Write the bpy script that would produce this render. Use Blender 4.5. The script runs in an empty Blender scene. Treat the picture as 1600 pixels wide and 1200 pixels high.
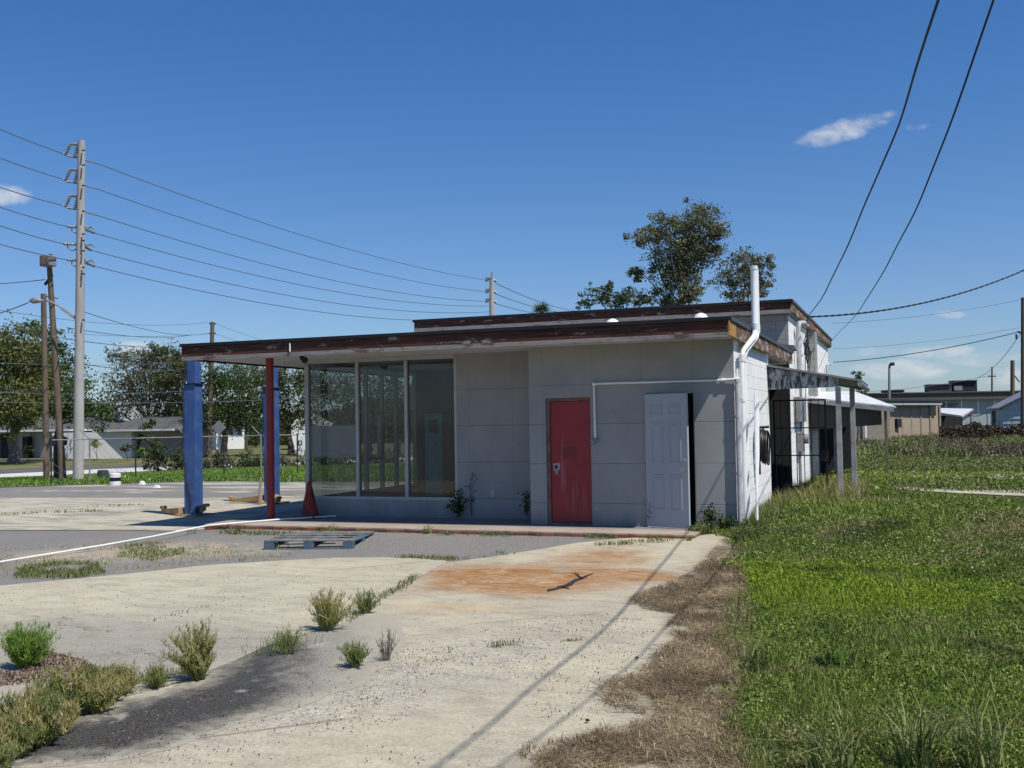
import bpy, math, random
import numpy as np
from mathutils import Vector, Matrix
random.seed(7); rng = np.random.default_rng(7)
scn = bpy.context.scene
COL = scn.collection

# ------------------------------------------------------------------ camera
FPX = 1641.0
X = np.array([4350, 133, 1641.]); X /= np.linalg.norm(X)
Y = np.array([621, -51, -1641.]); Y -= X*(X@Y); Y /= np.linalg.norm(Y)
Z = np.cross(X, Y)
R = np.stack([X, Y, Z], 0)                 # world from camera
CAM = np.array([2.39, -15.56, 1.74])
cd = bpy.data.cameras.new('camera'); cam = bpy.data.objects.new('camera', cd); COL.objects.link(cam)
cd.sensor_width = 36; cd.lens = FPX/1600*36; cd.clip_end = 3000; cd.clip_start = .05
mw = Matrix([list(R[i])+[CAM[i]] for i in range(3)]+[[0, 0, 0, 1]])
cam.matrix_world = mw
scn.camera = cam

# ------------------------------------------------------------------ light
SUN = Vector((.58, -.24, 1.0)).normalized()
el = math.asin(SUN.z); az = math.atan2(SUN.x, SUN.y)
sd = bpy.data.lights.new('sun', 'SUN'); so = bpy.data.objects.new('sun', sd); COL.objects.link(so)
sd.energy = 5.0; sd.angle = math.radians(.5); sd.color = (1, .955, .88)
so.rotation_euler = SUN.to_track_quat('Z', 'Y').to_euler(); so.location = (20, -20, 40)
scn.view_settings.view_transform = 'Standard'; scn.view_settings.look = 'None'
scn.view_settings.exposure = 0.12; scn.view_settings.gamma = 1
world = bpy.data.worlds.new('World'); scn.world = world; world.use_nodes = True
wn = world.node_tree; wn.nodes.clear()

def ray(px, py):
    d = R@np.array([px-800., -(py-600.), -FPX]); return d/np.linalg.norm(d)

class NT:
    """small node helper"""
    def __init__(s, tree): s.t = tree; s.n = tree.nodes; s.l = tree.links
    def node(s, typ, **kw):
        nd = s.n.new(typ)
        for k, v in kw.items(): setattr(nd, k, v)
        return nd
    def put(s, sock, v):
        if isinstance(v, bpy.types.NodeSocket): s.l.new(v, sock)
        elif isinstance(v, (tuple, list)) and len(v) == 3 and sock.type == 'RGBA': sock.default_value = (*v, 1)
        else: sock.default_value = v
    def math(s, op, a, b=None, c=None, clamp=False):
        nd = s.node('ShaderNodeMath', operation=op); nd.use_clamp = clamp
        s.put(nd.inputs[0], a)
        if b is not None: s.put(nd.inputs[1], b)
        if c is not None: s.put(nd.inputs[2], c)
        return nd.outputs[0]
    def vmath(s, op, a, b=None):
        nd = s.node('ShaderNodeVectorMath', operation=op); s.put(nd.inputs[0], a)
        if b is not None: s.put(nd.inputs[1], b)
        return nd.outputs['Value'] if op in ('DOT_PRODUCT', 'LENGTH', 'DISTANCE') else nd.outputs[0]
    def mix(s, f, a, b, blend='MIX'):
        nd = s.node('ShaderNodeMix', data_type='RGBA', blend_type=blend)
        s.put(nd.inputs[0], f); s.put(nd.inputs[6], a); s.put(nd.inputs[7], b)
        return nd.outputs[2]
    def noise(s, vec, scale, detail=5, rough=.6, dist=0):
        nd = s.node('ShaderNodeTexNoise'); s.put(nd.inputs['Vector'], vec)
        nd.inputs['Scale'].default_value = scale; nd.inputs['Detail'].default_value = detail
        nd.inputs['Roughness'].default_value = rough; nd.inputs['Distortion'].default_value = dist
        return nd.outputs[0]
    def ramp(s, f, stops):
        nd = s.node('ShaderNodeValToRGB'); s.put(nd.inputs[0], f); cr = nd.color_ramp
        while len(cr.elements) > 1: cr.elements.remove(cr.elements[-1])
        for i, (p, c) in enumerate(stops):
            e = cr.elements[0] if i == 0 else cr.elements.new(p)
            e.position = p; e.color = (*c, 1) if len(c) == 3 else c
        return nd.outputs[0]
    def sstep(s, v, a, b):
        nd = s.node('ShaderNodeMapRange', interpolation_type='SMOOTHSTEP'); s.put(nd.inputs[0], v)
        nd.inputs[1].default_value = a; nd.inputs[2].default_value = b
        return nd.outputs[0]
    def scale(s, vec, sc):
        nd = s.node('ShaderNodeMapping'); s.put(nd.inputs[0], vec); nd.inputs['Scale'].default_value = sc
        return nd.outputs[0]

w = NT(wn)
sky = w.node('ShaderNodeTexSky', sky_type='NISHITA', sun_disc=False)
sky.sun_elevation = el; sky.sun_rotation = az; sky.air_density = 1.0; sky.dust_density = .35; sky.ozone_density = 1.6
geo = w.node('ShaderNodeTexCoord').outputs['Generated']
sz = w.node('ShaderNodeSeparateXYZ'); w.put(sz.inputs[0], geo)
skyc = w.mix(1.0, sky.outputs[0], w.mix(w.sstep(sz.outputs[2], .0, .40), (.86, 1.06, 1.42), (.48, .96, 1.50)), 'MULTIPLY')
# small white clouds, each a patch of noise round one direction of the sky
tot = None
for (px, py, sx, sy, amt, tilt) in ((1318, 204, 58, 15, .52, -.22), (1352, 190, 40, 8, .42, -.25), (1432, 197, 16, 6, .22, 0), (-4, 303, 36, 14, .66, 0), (1405, 578, 60, 15, .55, 0),
                       (1468, 550, 48, 10, .45, 0), (1484, 492, 20, 6, .32, 0), (1540, 560, 60, 12, .35, 0), (1370, 550, 30, 8, .3, 0), (214, 544, 34, 10, .6, 0), (1620, 590, 60, 20, .5, 0),
                       (-120, 560, 90, 30, .7, 0), (1780, 420, 90, 30, .6, 0), (405, 325, 34, 9, .07, .3)):
    d0 = ray(px, py)
    ca, sa = math.cos(tilt), math.sin(tilt)
    ux = R@np.array([ca, sa*-1, 0]); uy = R@np.array([sa, ca, 0])
    ux = tuple(float(q) for q in ux*FPX/sx); uy = tuple(float(q) for q in uy*FPX/sy)
    dv = w.vmath('SUBTRACT', geo, tuple(float(q) for q in d0))
    a = w.vmath('DOT_PRODUCT', dv, ux); b = w.vmath('DOT_PRODUCT', dv, uy)
    r2 = w.math('ADD', w.math('MULTIPLY', a, a), w.math('MULTIPLY', b, b))
    fwd = w.math('GREATER_THAN', w.vmath('DOT_PRODUCT', geo, tuple(float(q) for q in d0)), .5)
    m = w.math('MULTIPLY', w.math('MULTIPLY', w.sstep(r2, 1.9, 0.0), amt), fwd)
    tot = m if tot is None else w.math('MAXIMUM', tot, m)
cn = w.noise(w.scale(geo, (1, 1, 2.0)), 34, 10, .66, .35)
cm = w.math('MULTIPLY', w.sstep(w.math('ADD', cn, w.math('MULTIPLY', tot, .62)), .50, 1.12), .95)
cm = w.math('MULTIPLY', cm, w.sstep(tot, 0, .25))
skyc = w.mix(cm, skyc, (9.0, 9.3, 9.8))
bg = w.node('ShaderNodeBackground'); w.put(bg.inputs[0], skyc); bg.inputs[1].default_value = .070
wo = w.node('ShaderNodeOutputWorld'); wn.links.new(bg.outputs[0], wo.inputs[0])

# ------------------------------------------------------------------ measuring helpers (camera solved from the photograph)
def zt(x, y):
    x = np.asarray(x, float); y = np.asarray(y, float)
    ss = lambda t: np.clip(t, 0, 1)**2*(3-2*np.clip(t, 0, 1))
    u = .9*(-x)+.44*y
    fall = -.9*ss((u-24)/34)+.085*ss((y+2.9)/1.8)*ss((x+9.6)/1.8)*(1-ss((x+.5)/1.5))
    rise = .3*ss((x+.6)/1.6)*ss((y+5)/8)*(1-ss((y-22)/14))
    return fall+rise
def onz(px, py, z=0.): d = ray(px, py); return CAM+d*((z-CAM[2])/d[2])
def ony(px, py, y): d = ray(px, py); return CAM+d*((y-CAM[1])/d[1])
def onx(px, py, x): d = ray(px, py); return CAM+d*((x-CAM[0])/d[0])
def gr(px, py):
    d = ray(px, py); t = np.arange(3, 400, .05); p = CAM[None]+d[None]*t[:, None]
    k = np.argmax(p[:, 2] < zt(p[:, 0], p[:, 1])); return p[k]
def dep(px, py, D):
    d = R@np.array([px-800., -(py-600.), -FPX]); return CAM+d*(D/FPX)
def pix(P):
    v = (np.asarray(P)-CAM)@R; return 800-v[..., 0]/v[..., 2]*FPX, 600+v[..., 1]/v[..., 2]*FPX, -v[..., 2]

# ------------------------------------------------------------------ materials
def mat(name, fn):
    m = bpy.data.materials.new(name); m.use_nodes = True; t = NT(m.node_tree)
    bs = m.node_tree.nodes['Principled BSDF']; t.bs = bs; t.mat = m
    t.pos = t.node('ShaderNodeNewGeometry').outputs['Position']
    t.obj = t.node('ShaderNodeTexCoord').outputs['Object']
    fn(t); return m
def bump(t, h, strength=.3, dist=.02):
    b = t.node('ShaderNodeBump'); b.inputs['Strength'].default_value = strength; b.inputs['Distance'].default_value = dist
    t.put(b.inputs['Height'], h); t.l.new(b.outputs[0], t.bs.inputs['Normal'])
def basic(name, c, rough=.6, metal=0, var=.18, scale=6, bmp=.15, spec=.4, c2=None, lo=.35, hi=.7):
    def fn(t):
        n = t.noise(t.pos, scale, 6, .65)
        d = c2 or tuple(q*(1-var*1.6) for q in c)
        t.put(t.bs.inputs['Base Color'], t.mix(t.sstep(n, lo, hi), c, d))
        n2 = t.noise(t.pos, scale*9, 4, .6)
        t.put(t.bs.inputs['Roughness'], t.math('MULTIPLY_ADD', n2, .25, rough-.12))
        t.bs.inputs['Metallic'].default_value = metal; t.bs.inputs['Specular IOR Level'].default_value = spec
        if bmp: bump(t, n2, bmp, .004)
    return mat(name, fn)

def f_facade(t):
    # painted masonry panels .8 x .61, thin joints, faint stains
    sp = t.node('ShaderNodeSeparateXYZ'); t.put(sp.inputs[0], t.pos)
    def joint(v, off, per, wd):
        q = t.math('MULTIPLY_ADD', v, 1/per, -off/per+100)
        fr = t.math('FRACT', q); d = t.math('MINIMUM', fr, t.math('SUBTRACT', 1, fr))
        return t.sstep(d, wd/per, wd/per*.3)
    jx = t.math('MULTIPLY', joint(sp.outputs[0], -.6, .79, .007), .35); jz = joint(sp.outputs[2], .49, .61, .008)
    jz = t.math('MULTIPLY', jz, t.sstep(sp.outputs[2], 2.6, 2.2))
    j = t.math('MAXIMUM', jx, jz)
    n = t.noise(t.pos, 1.3, 6, .6); n2 = t.noise(t.scale(t.pos, (1, 1, .25)), 5, 5, .6); n3 = t.noise(t.pos, 60, 4, .7)
    c = t.mix(t.sstep(n, .35, .7), (.30, .305, .303), (.255, .26, .26))
    c = t.mix(t.math('MULTIPLY', t.sstep(n2, .55, .8), .35), c, (.30, .31, .33))
    n6 = t.noise(t.pos, 4.5, 7, .7); c = t.mix(t.math('MULTIPLY', t.sstep(n6, .55, .72), .22), c, (.13, .13, .125)); low = t.math('MULTIPLY', t.sstep(t.math('ADD', sp.outputs[2], t.math('MULTIPLY', n2, .5)), .72, .30), .55)
    c = t.mix(low, c, (.13, .125, .115))
    c = t.mix(t.math('MULTIPLY', j, .5), c, (.06, .062, .068))
    t.put(t.bs.inputs['Base Color'], c); t.bs.inputs['Roughness'].default_value = .62; t.bs.inputs['Specular IOR Level'].default_value = .3
    h = t.math('SUBTRACT', t.math('MULTIPLY', n3, .12), j); bump(t, h, .5, .006)
def f_block(colr, joint=.5, rough=.8):
    def fn(t):
        sp = t.node('ShaderNodeSeparateXYZ'); t.put(sp.inputs[0], t.pos)
        cb = t.node('ShaderNodeCombineXYZ')
        t.put(cb.inputs[0], t.math('ADD', sp.outputs[0], sp.outputs[1])); t.put(cb.inputs[1], sp.outputs[2])
        br = t.node('ShaderNodeTexBrick'); t.put(br.inputs['Vector'], cb.outputs[0])
        br.inputs['Scale'].default_value = 1; br.inputs['Brick Width'].default_value = .405; br.inputs['Row Height'].default_value = .203
        br.inputs['Mortar Size'].default_value = .006; br.inputs['Mortar Smooth'].default_value = .4
        br.inputs['Color1'].default_value = (1, 1, 1, 1); br.inputs['Color2'].default_value = (.82, .82, .82, 1); br.inputs['Mortar'].default_value = (.0, .0, .0, 1)
        n = t.noise(t.pos, 2.2, 6, .65); n2 = t.noise(t.scale(t.pos, (1, 1, .18)), 7, 5, .65); n3 = t.noise(t.pos, 80, 4, .7)
        c = t.mix(t.sstep(n, .4, .75), colr, tuple(q*.86 for q in colr))
        c = t.mix(t.math('MULTIPLY', t.sstep(n2, .56, .8), .4), c, tuple(q*.5 for q in colr))
        low = t.math('MULTIPLY', t.sstep(t.math('ADD', sp.outputs[2], t.math('MULTIPLY', n2, .7)), .85, .4), .5)
        c = t.mix(low, c, (.20, .18, .14))
        c = t.mix(.30, c, t.mix(1.0, c, br.outputs[0], 'MULTIPLY'))
        c = t.mix(t.math('MULTIPLY', br.outputs['Fac'], joint), c, tuple(q*.42 for q in colr))
        t.put(t.bs.inputs['Base Color'], c); t.bs.inputs['Roughness'].default_value = rough; t.bs.inputs['Specular IOR Level'].default_value = .25
        bump(t, t.math('SUBTRACT', t.math('MULTIPLY', n3, .25), br.outputs['Fac']), .5, .006)
    return fn
def f_wood(base, dark, peel, amt=.35, axis=(.35, .35, 6)):
    def fn(t):
        v = t.scale(t.pos, axis)
        n = t.noise(v, 6, 7, .7, .6); n2 = t.noise(t.scale(t.pos, (1, 1, 3)), 2.4, 7, .7); n3 = t.noise(v, 22, 4, .7)
        c = t.mix(t.sstep(n, .38, .68), base, dark)
        c = t.mix(t.math('MULTIPLY', t.sstep(n2, .62-amt*.25, .70-amt*.2), t.math('MULTIPLY_ADD', n3, .9, .35), clamp=True), c, peel)
        t.put(t.bs.inputs['Base Color'], c); t.bs.inputs['Roughness'].default_value = .8; t.bs.inputs['Specular IOR Level'].default_value = .2
        bump(t, n3, .6, .006)
    return fn
def f_asphalt(t):
    n = t.noise(t.pos, 2.4, 7, .7); sp = t.noise(t.pos, 75, 4, .75); fade = t.noise(t.pos, 5.5, 7, .75); big = t.noise(t.scale(t.pos, (1.6, .8, 1)), 1.3, 5, .6)
    dark = t.ramp(sp, [(.3, (.020, .019, .018)), (.5, (.042, .041, .039)), (.66, (.12, .115, .105)), (.72, (.26, .25, .23))])
    grey = t.ramp(sp, [(.3, (.09, .085, .075)), (.5, (.22, .205, .175)), (.68, (.42, .40, .35))])
    spx = t.node('ShaderNodeSeparateXYZ'); t.put(spx.inputs[0], t.pos)
    # sand has washed over the right hand, driveway side
    u = t.math('ADD', t.math('MULTIPLY', spx.outputs[0], .93), t.math('MULTIPLY', t.math('ADD', spx.outputs[1], 9.0), .55))
    s = t.math('ADD', t.math('ADD', u, t.math('MULTIPLY', t.math('SUBTRACT', n, .5), 1.1)), t.math('MULTIPLY', t.math('SUBTRACT', fade, .5), .7))
    c = t.mix(t.sstep(s, -1.95, -1.42), dark, grey)
    c = t.mix(t.math('MULTIPLY', t.sstep(t.math('ADD', s, t.math('MULTIPLY', t.math('SUBTRACT', big, .5), 1.0)), -1.5, -.85), .9), c, (.37, .335, .255))
    pa = t.math('MULTIPLY', t.sstep(big, .56, .64), t.sstep(fade, .46, .58))
    c = t.mix(t.math('MULTIPLY', pa, .7), c, (.33, .31, .26))
    ed = t.node('ShaderNodeAttribute', attribute_name='edge').outputs['Fac']; e2 = t.math('ADD', ed, t.math('MULTIPLY', t.math('SUBTRACT', fade, .5), .75))
    c = t.mix(t.sstep(e2, .16, .0), c, (.385, .350, .268)); c = t.mix(t.math('MULTIPLY', t.sstep(e2, .34, .12), .5), c, (.30, .275, .22))
    t.put(t.bs.inputs['Base Color'], c); t.bs.inputs['Roughness'].default_value = .92; t.bs.inputs['Specular IOR Level'].default_value = .2
    bump(t, sp, .6, .008)
def f_ground_common(t, c, spk=.35):
    nm = t.noise(t.scale(t.pos, (1.5, 3.2, 1)), 1.6, 8, .72, .6); nq = t.noise(t.pos, 14, 6, .75)
    c = t.mix(.75, c, t.mix(1.0, c, t.ramp(nm, [(.30, (.66, .65, .63)), (.50, (1, 1, 1)), (.70, (1.18, 1.17, 1.13))]), 'MULTIPLY'))
    c = t.mix(t.math('MULTIPLY', t.sstep(nq, .60, .74), .45), c, (.17, .15, .12))
    n3 = t.noise(t.pos, 55, 5, .75); n4 = t.noise(t.pos, 9, 5, .6)
    c = t.mix(spk, c, t.mix(1.0, c, t.ramp(n3, [(.3, (.35, .35, .35)), (.5, (1, 1, 1)), (.72, (1.6, 1.6, 1.6))]), 'MULTIPLY'))
    return c, n3, n4
def blob(t, cx, cy, rx, ry, rot=0, namp=.5, nscale=1.2, e0=1.0, e1=.55, vec=None):
    sp = t.node('ShaderNodeSeparateXYZ'); t.put(sp.inputs[0], vec or t.pos)
    dx = t.math('SUBTRACT', sp.outputs[0], cx); dy = t.math('SUBTRACT', sp.outputs[1], cy)
    ca, sa = math.cos(rot), math.sin(rot)
    u = t.math('ADD', t.math('MULTIPLY', dx, ca/rx), t.math('MULTIPLY', dy, sa/rx))
    v = t.math('ADD', t.math('MULTIPLY', dx, -sa/ry), t.math('MULTIPLY', dy, ca/ry))
    r = t.math('SQRT', t.math('ADD', t.math('MULTIPLY', u, u), t.math('MULTIPLY', v, v)))
    n = t.noise(t.pos, nscale, 6, .65)
    r = t.math('ADD', r, t.math('MULTIPLY', t.math('SUBTRACT', n, .5), namp*2))
    return t.sstep(r, e0, e1)
CONC = (.42, .375, .275)
def f_driveway(t):
    n = t.noise(t.pos, .9, 7, .62); nn = t.noise(t.scale(t.pos, (.5, 1.4, 1)), 2.2, 6, .65)
    c = t.mix(t.sstep(n, .35, .7), CONC, (.335, .300, .228))
    c = t.mix(t.math('MULTIPLY', t.sstep(nn, .5, .78), .55), c, (.30, .275, .235))
    # rust spill
    ru = blob(t, -1.7, -4.5, 1.5, 1.35, -.25, .5, 1.1, 1.2, .45)
    ru2 = blob(t, -.85, -4.0, .95, .62, -.1, .35, 1.8, 1.15, .6)
    ru3 = blob(t, -1.3, -2.7, .85, 1.1, .2, .6, 1.5, 1.1, .2)
    ru = t.math('MAXIMUM', t.math('MULTIPLY', ru, 1.0), t.math('MAXIMUM', ru2, t.math('MULTIPLY', ru3, .85)))
    rn = t.noise(t.scale(t.pos, (.9, 1.7, 1)), 2.4, 9, .72, 1.4)
    c = t.mix(t.math('MULTIPLY', ru, t.sstep(rn, .22, .60), clamp=True), c, t.mix(t.sstep(rn, .5, .8), (.30, .145, .052), (.165, .070, .024)))
    ru4 = blob(t, -1.7, -6.4, .9, .35, .1, .5, 2, 1.1, .2)
    c = t.mix(t.math('MULTIPLY', ru4, .35), c, (.42, .27, .13))
    # worn asphalt showing through at the lower left
    a1 = blob(t, -1.85, -9.2, .72, 3.4, -.30, .42, 1.4, 1.12, .5)
    a2 = blob(t, -2.35, -7.95, .75, .45, .15, .35, 2, 1.05, .55)
    a1 = t.math('MULTIPLY', t.math('MAXIMUM', a1, a2), .0)
    sp = t.noise(t.pos, 70, 4, .75)
    asp = t.ramp(sp, [(.3, (.022, .021, .020)), (.5, (.062, .060, .056)), (.68, (.19, .18, .16))])
    fade = t.noise(t.pos, 3.2, 7, .72)
    a3 = t.math('MULTIPLY', a1, t.sstep(fade, .26, .50))
    c = t.mix(a3, c, asp)
    a4 = blob(t, -1.05, -9.2, .95, 2.9, -.38, .5, 1.6, 1.15, .2)
    gsp = t.ramp(t.noise(t.pos, 48, 4, .75), [(.32, (.12, .105, .085)), (.5, (.33, .30, .25)), (.66, (.60, .56, .48))])
    c = t.mix(t.math('MULTIPLY', a4, t.sstep(fade, .38, .62)), c, gsp)
    c, n3, n4 = f_ground_common(t, c, .48)
    # dark specks of leaf litter
    vo = t.node('ShaderNodeTexVoronoi'); t.put(vo.inputs['Vector'], t.pos); vo.inputs['Scale'].default_value = 11
    sel = t.sstep(t.noise(t.pos, 1.7, 4, .6), .5, .66)
    c = t.mix(t.math('MULTIPLY', t.sstep(vo.outputs[0], .13, .06), sel), c, (.09, .065, .045))
    # hairline cracks
    vc = t.node('ShaderNodeTexVoronoi', feature='DISTANCE_TO_EDGE'); vc.inputs['Scale'].default_value = .42
    wob = t.node('ShaderNodeVectorMath', operation='MULTIPLY_ADD'); t.put(wob.inputs[0], t.noise(t.pos, 1.5, 5, .7)); wob.inputs[1].default_value = (.9, .9, 0); t.put(wob.inputs[2], t.pos)
    t.put(vc.inputs['Vector'], wob.outputs[0])
    c = t.mix(t.math('MULTIPLY', t.math('MULTIPLY', t.sstep(vc.outputs[0], .009, .003), t.sstep(t.noise(t.pos, .8, 3, .5), .5, .6)), .55), c, (.10, .085, .065))
    t.put(t.bs.inputs['Base Color'], c); t.bs.inputs['Roughness'].default_value = .9; t.bs.inputs['Specular IOR Level'].default_value = .2
    bump(t, t.math('ADD', t.math('MULTIPLY', n3, .5), t.math('MULTIPLY', n4, .8)), .45, .012)
def f_concrete(base, dirt, grey=None, dl=.48, dh=.78):
    def fn(t):
        n = t.noise(t.pos, .8, 7, .62); nn = t.noise(t.scale(t.pos, (.35, 1.6, 1)), 1.8, 6, .65)
        c = t.mix(t.sstep(n, .35, .7), base, tuple(q*.86 for q in base))
        c = t.mix(t.math('MULTIPLY', t.sstep(nn, dl, dh), .7), c, dirt)
        if grey: 
            g = blob(t, *grey[:5], .4, 1.2, 1.25, .45)
            c = t.mix(t.math('MULTIPLY', g, .8), c, (.255, .235, .20))
        c, n3, n4 = f_ground_common(t, c, .42)
        vc = t.node('ShaderNodeTexVoronoi', feature='DISTANCE_TO_EDGE'); vc.inputs['Scale'].default_value = .33
        wob = t.node('ShaderNodeVectorMath', operation='MULTIPLY_ADD'); t.put(wob.inputs[0], t.noise(t.pos, 1.6, 5, .7)); wob.inputs[1].default_value = (.9, .9, 0); t.put(wob.inputs[2], t.pos)
        t.put(vc.inputs['Vector'], wob.outputs[0])
        c = t.mix(t.math('MULTIPLY', t.math('MULTIPLY', t.sstep(vc.outputs[0], .008, .003), t.sstep(t.noise(t.pos, .7, 3, .5), .5, .62)), .6), c, (.10, .085, .065))
        t.put(t.bs.inputs['Base Color'], c); t.bs.inputs['Roughness'].default_value = .9; t.bs.inputs['Specular IOR Level'].default_value = .2
        bump(t, t.math('ADD', t.math('MULTIPLY', n3, .5), t.math('MULTIPLY', n4, .8)), .4, .012)
    return fn
def f_ground(t):
    # worn grey asphalt lot with sand, gravel and pale concrete patches; dry turf farther out
    n = t.noise(t.pos, .5, 7, .62); sp = t.noise(t.pos, 65, 4, .75)
    asp = t.ramp(sp, [(.3, (.07, .066, .062)), (.5, (.165, .158, .148)), (.7, (.36, .345, .32))])
    c = t.mix(t.sstep(n, .38, .68), asp, t.mix(.5, asp, (.22, .205, .18)))
    sand = blob(t, -7.9, -3.5, 2.2, 1.15, .42, .5, 1.1, 1.15, .5)
    gv = t.ramp(t.noise(t.pos, 38, 5, .8), [(.32, (.10, .08, .055)), (.5, (.30, .25, .18)), (.64, (.62, .57, .47))])
    c = t.mix(t.math('MULTIPLY', sand, t.sstep(t.noise(t.pos, 2.5, 6, .7), .36, .52)), c, gv)
    st = t.noise(t.scale(t.pos, (.16, .55, 1)), 1.1, 6, .6)
    far = blob(t, -22, 10, 16, 13, .5, .2, .3, 1.1, .8)
    c = t.mix(t.math('MULTIPLY', far, t.sstep(st, .52, .58)), c, (.40, .37, .30))
    turf = t.mix(t.sstep(t.noise(t.pos, .35, 6, .65), .35, .65), (.085, .105, .035), (.17, .15, .075))
    spx = t.node('ShaderNodeSeparateXYZ'); t.put(spx.inputs[0], t.pos)
    u = t.math('ADD', t.math('MULTIPLY', spx.outputs[0], -.9), t.math('MULTIPLY', spx.outputs[1], .44))
    c = t.mix(t.sstep(u, 37.5, 38.5), c, turf)
    c = t.mix(t.sstep(spx.outputs[0], -2.0, -1.2), c, turf)
    c = t.mix(t.sstep(spx.outputs[1], 26, 27), c, turf)
    t.put(t.bs.inputs['Base Color'], c); t.bs.inputs['Roughness'].default_value = .95; t.bs.inputs['Specular IOR Level'].default_value = .15
    bump(t, sp, .5, .01)
def f_soil(t):
    n = t.noise(t.pos, 3.2, 7, .7); n2 = t.noise(t.scale(t.pos, (1, 1, 1)), 45, 5, .8)
    c = t.mix(t.sstep(n, .35, .65), (.105, .076, .05), (.21, .165, .11)); c = t.mix(t.sstep(n2, .45, .62), c, t.mix(t.sstep(n, .4, .6), (.34, .28, .19), (.07, .052, .035)))
    c = t.mix(t.math('MULTIPLY', t.sstep(n, .52, .60), .8), c, (.38, .34, .255))
    ed = t.node('ShaderNodeAttribute', attribute_name='edge').outputs['Fac']; c = t.mix(t.sstep(t.math('ADD', ed, t.math('MULTIPLY', t.math('SUBTRACT', n, .5), .9)), .24, .10), c, (.39, .35, .262))
    t.put(t.bs.inputs['Base Color'], c); t.bs.inputs['Roughness'].default_value = .95; t.bs.inputs['Specular IOR Level'].default_value = .1
    bump(t, n2, .8, .02)
def f_lawn(t):
    n = t.noise(t.pos, 1.1, 6, .65); n2 = t.noise(t.pos, 30, 4, .7)
    c = t.mix(t.sstep(n, .35, .65), (.05, .07, .018), (.09, .085, .035))
    c = t.mix(t.sstep(n2, .35, .7), c, (.035, .04, .015))
    t.put(t.bs.inputs['Base Color'], c); t.bs.inputs['Roughness'].default_value = .95; t.bs.inputs['Specular IOR Level'].default_value = .1
    bump(t, n2, .7, .03)
def foliage(name, stops, trans=.3, patch=None, rough=.6, pw=.4):
    """leaf material: a per-leaf tint picks the colour"""
    def fn(t):
        at = t.node('ShaderNodeAttribute', attribute_name='tint'); f = at.outputs['Fac']
        if patch:
            f = t.math('ADD', t.math('MULTIPLY', f, 1-pw), t.math('MULTIPLY', t.sstep(t.noise(t.pos, patch, 5, .6), .34, .68), pw))
        c = t.ramp(f, stops)
        t.put(t.bs.inputs['Base Color'], c); t.bs.inputs['Roughness'].default_value = rough; t.bs.inputs['Specular IOR Level'].default_value = .25
        tr = t.node('ShaderNodeBsdfTranslucent'); t.put(tr.inputs[0], c)
        mx = t.node('ShaderNodeMixShader'); mx.inputs[0].default_value = trans
        t.l.new(t.bs.outputs[0], mx.inputs[1]); t.l.new(tr.outputs[0], mx.inputs[2])
        out = [n for n in t.n if n.type == 'OUTPUT_MATERIAL'][0]; t.l.new(mx.outputs[0], out.inputs[0])
    return mat(name, fn)
def f_lawngrass(t):
    at = t.node('ShaderNodeAttribute', attribute_name='tint').outputs['Fac']
    n = t.noise(t.pos, .75, 5, .6); n2 = t.noise(t.pos, .9, 6, .65)
    green = t.ramp(at, [(0, (.055, .092, .014)), (.45, (.145, .215, .030)), (.8, (.25, .325, .058)), (1, (.44, .44, .17))])
    dry = t.ramp(at, [(0, (.10, .10, .03)), (.5, (.26, .235, .09)), (1, (.46, .41, .22))])
    bright = t.ramp(at, [(0, (.12, .19, .012)), (.6, (.24, .34, .022)), (1, (.34, .43, .06))])
    c = t.mix(t.math('MULTIPLY', t.sstep(n2, .50, .68), .75), green, dry); c = t.mix(t.math('MULTIPLY', blob(t, 4.2, -.2, 1.7, 2.4, .2, .5, 1.2, 1.1, .3), .75), c, dry)
    b = blob(t, 1.7, -4.3, 1.7, 1.9, .1, .3, 1.0, 1.15, .55)
    c = t.mix(t.math('MULTIPLY', b, .85), c, bright)
    c = t.mix(t.math('MULTIPLY', t.sstep(n, .54, .66), .6), c, (.040, .075, .018)); c = t.mix(t.math('MULTIPLY', t.sstep(t.noise(t.pos, 2.6, 5, .7), .60, .70), .6), c, (.17, .135, .075))
    t.put(t.bs.inputs['Base Color'], c); t.bs.inputs['Roughness'].default_value = .6; t.bs.inputs['Specular IOR Level'].default_value = .2
    tr = t.node('ShaderNodeBsdfTranslucent'); t.put(tr.inputs[0], c)
    mx = t.node('ShaderNodeMixShader'); mx.inputs[0].default_value = .3
    t.l.new(t.bs.outputs[0], mx.inputs[1]); t.l.new(tr.outputs[0], mx.inputs[2])
    out = [q for q in t.n if q.type == 'OUTPUT_MATERIAL'][0]; t.l.new(mx.outputs[0], out.inputs[0])
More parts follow.
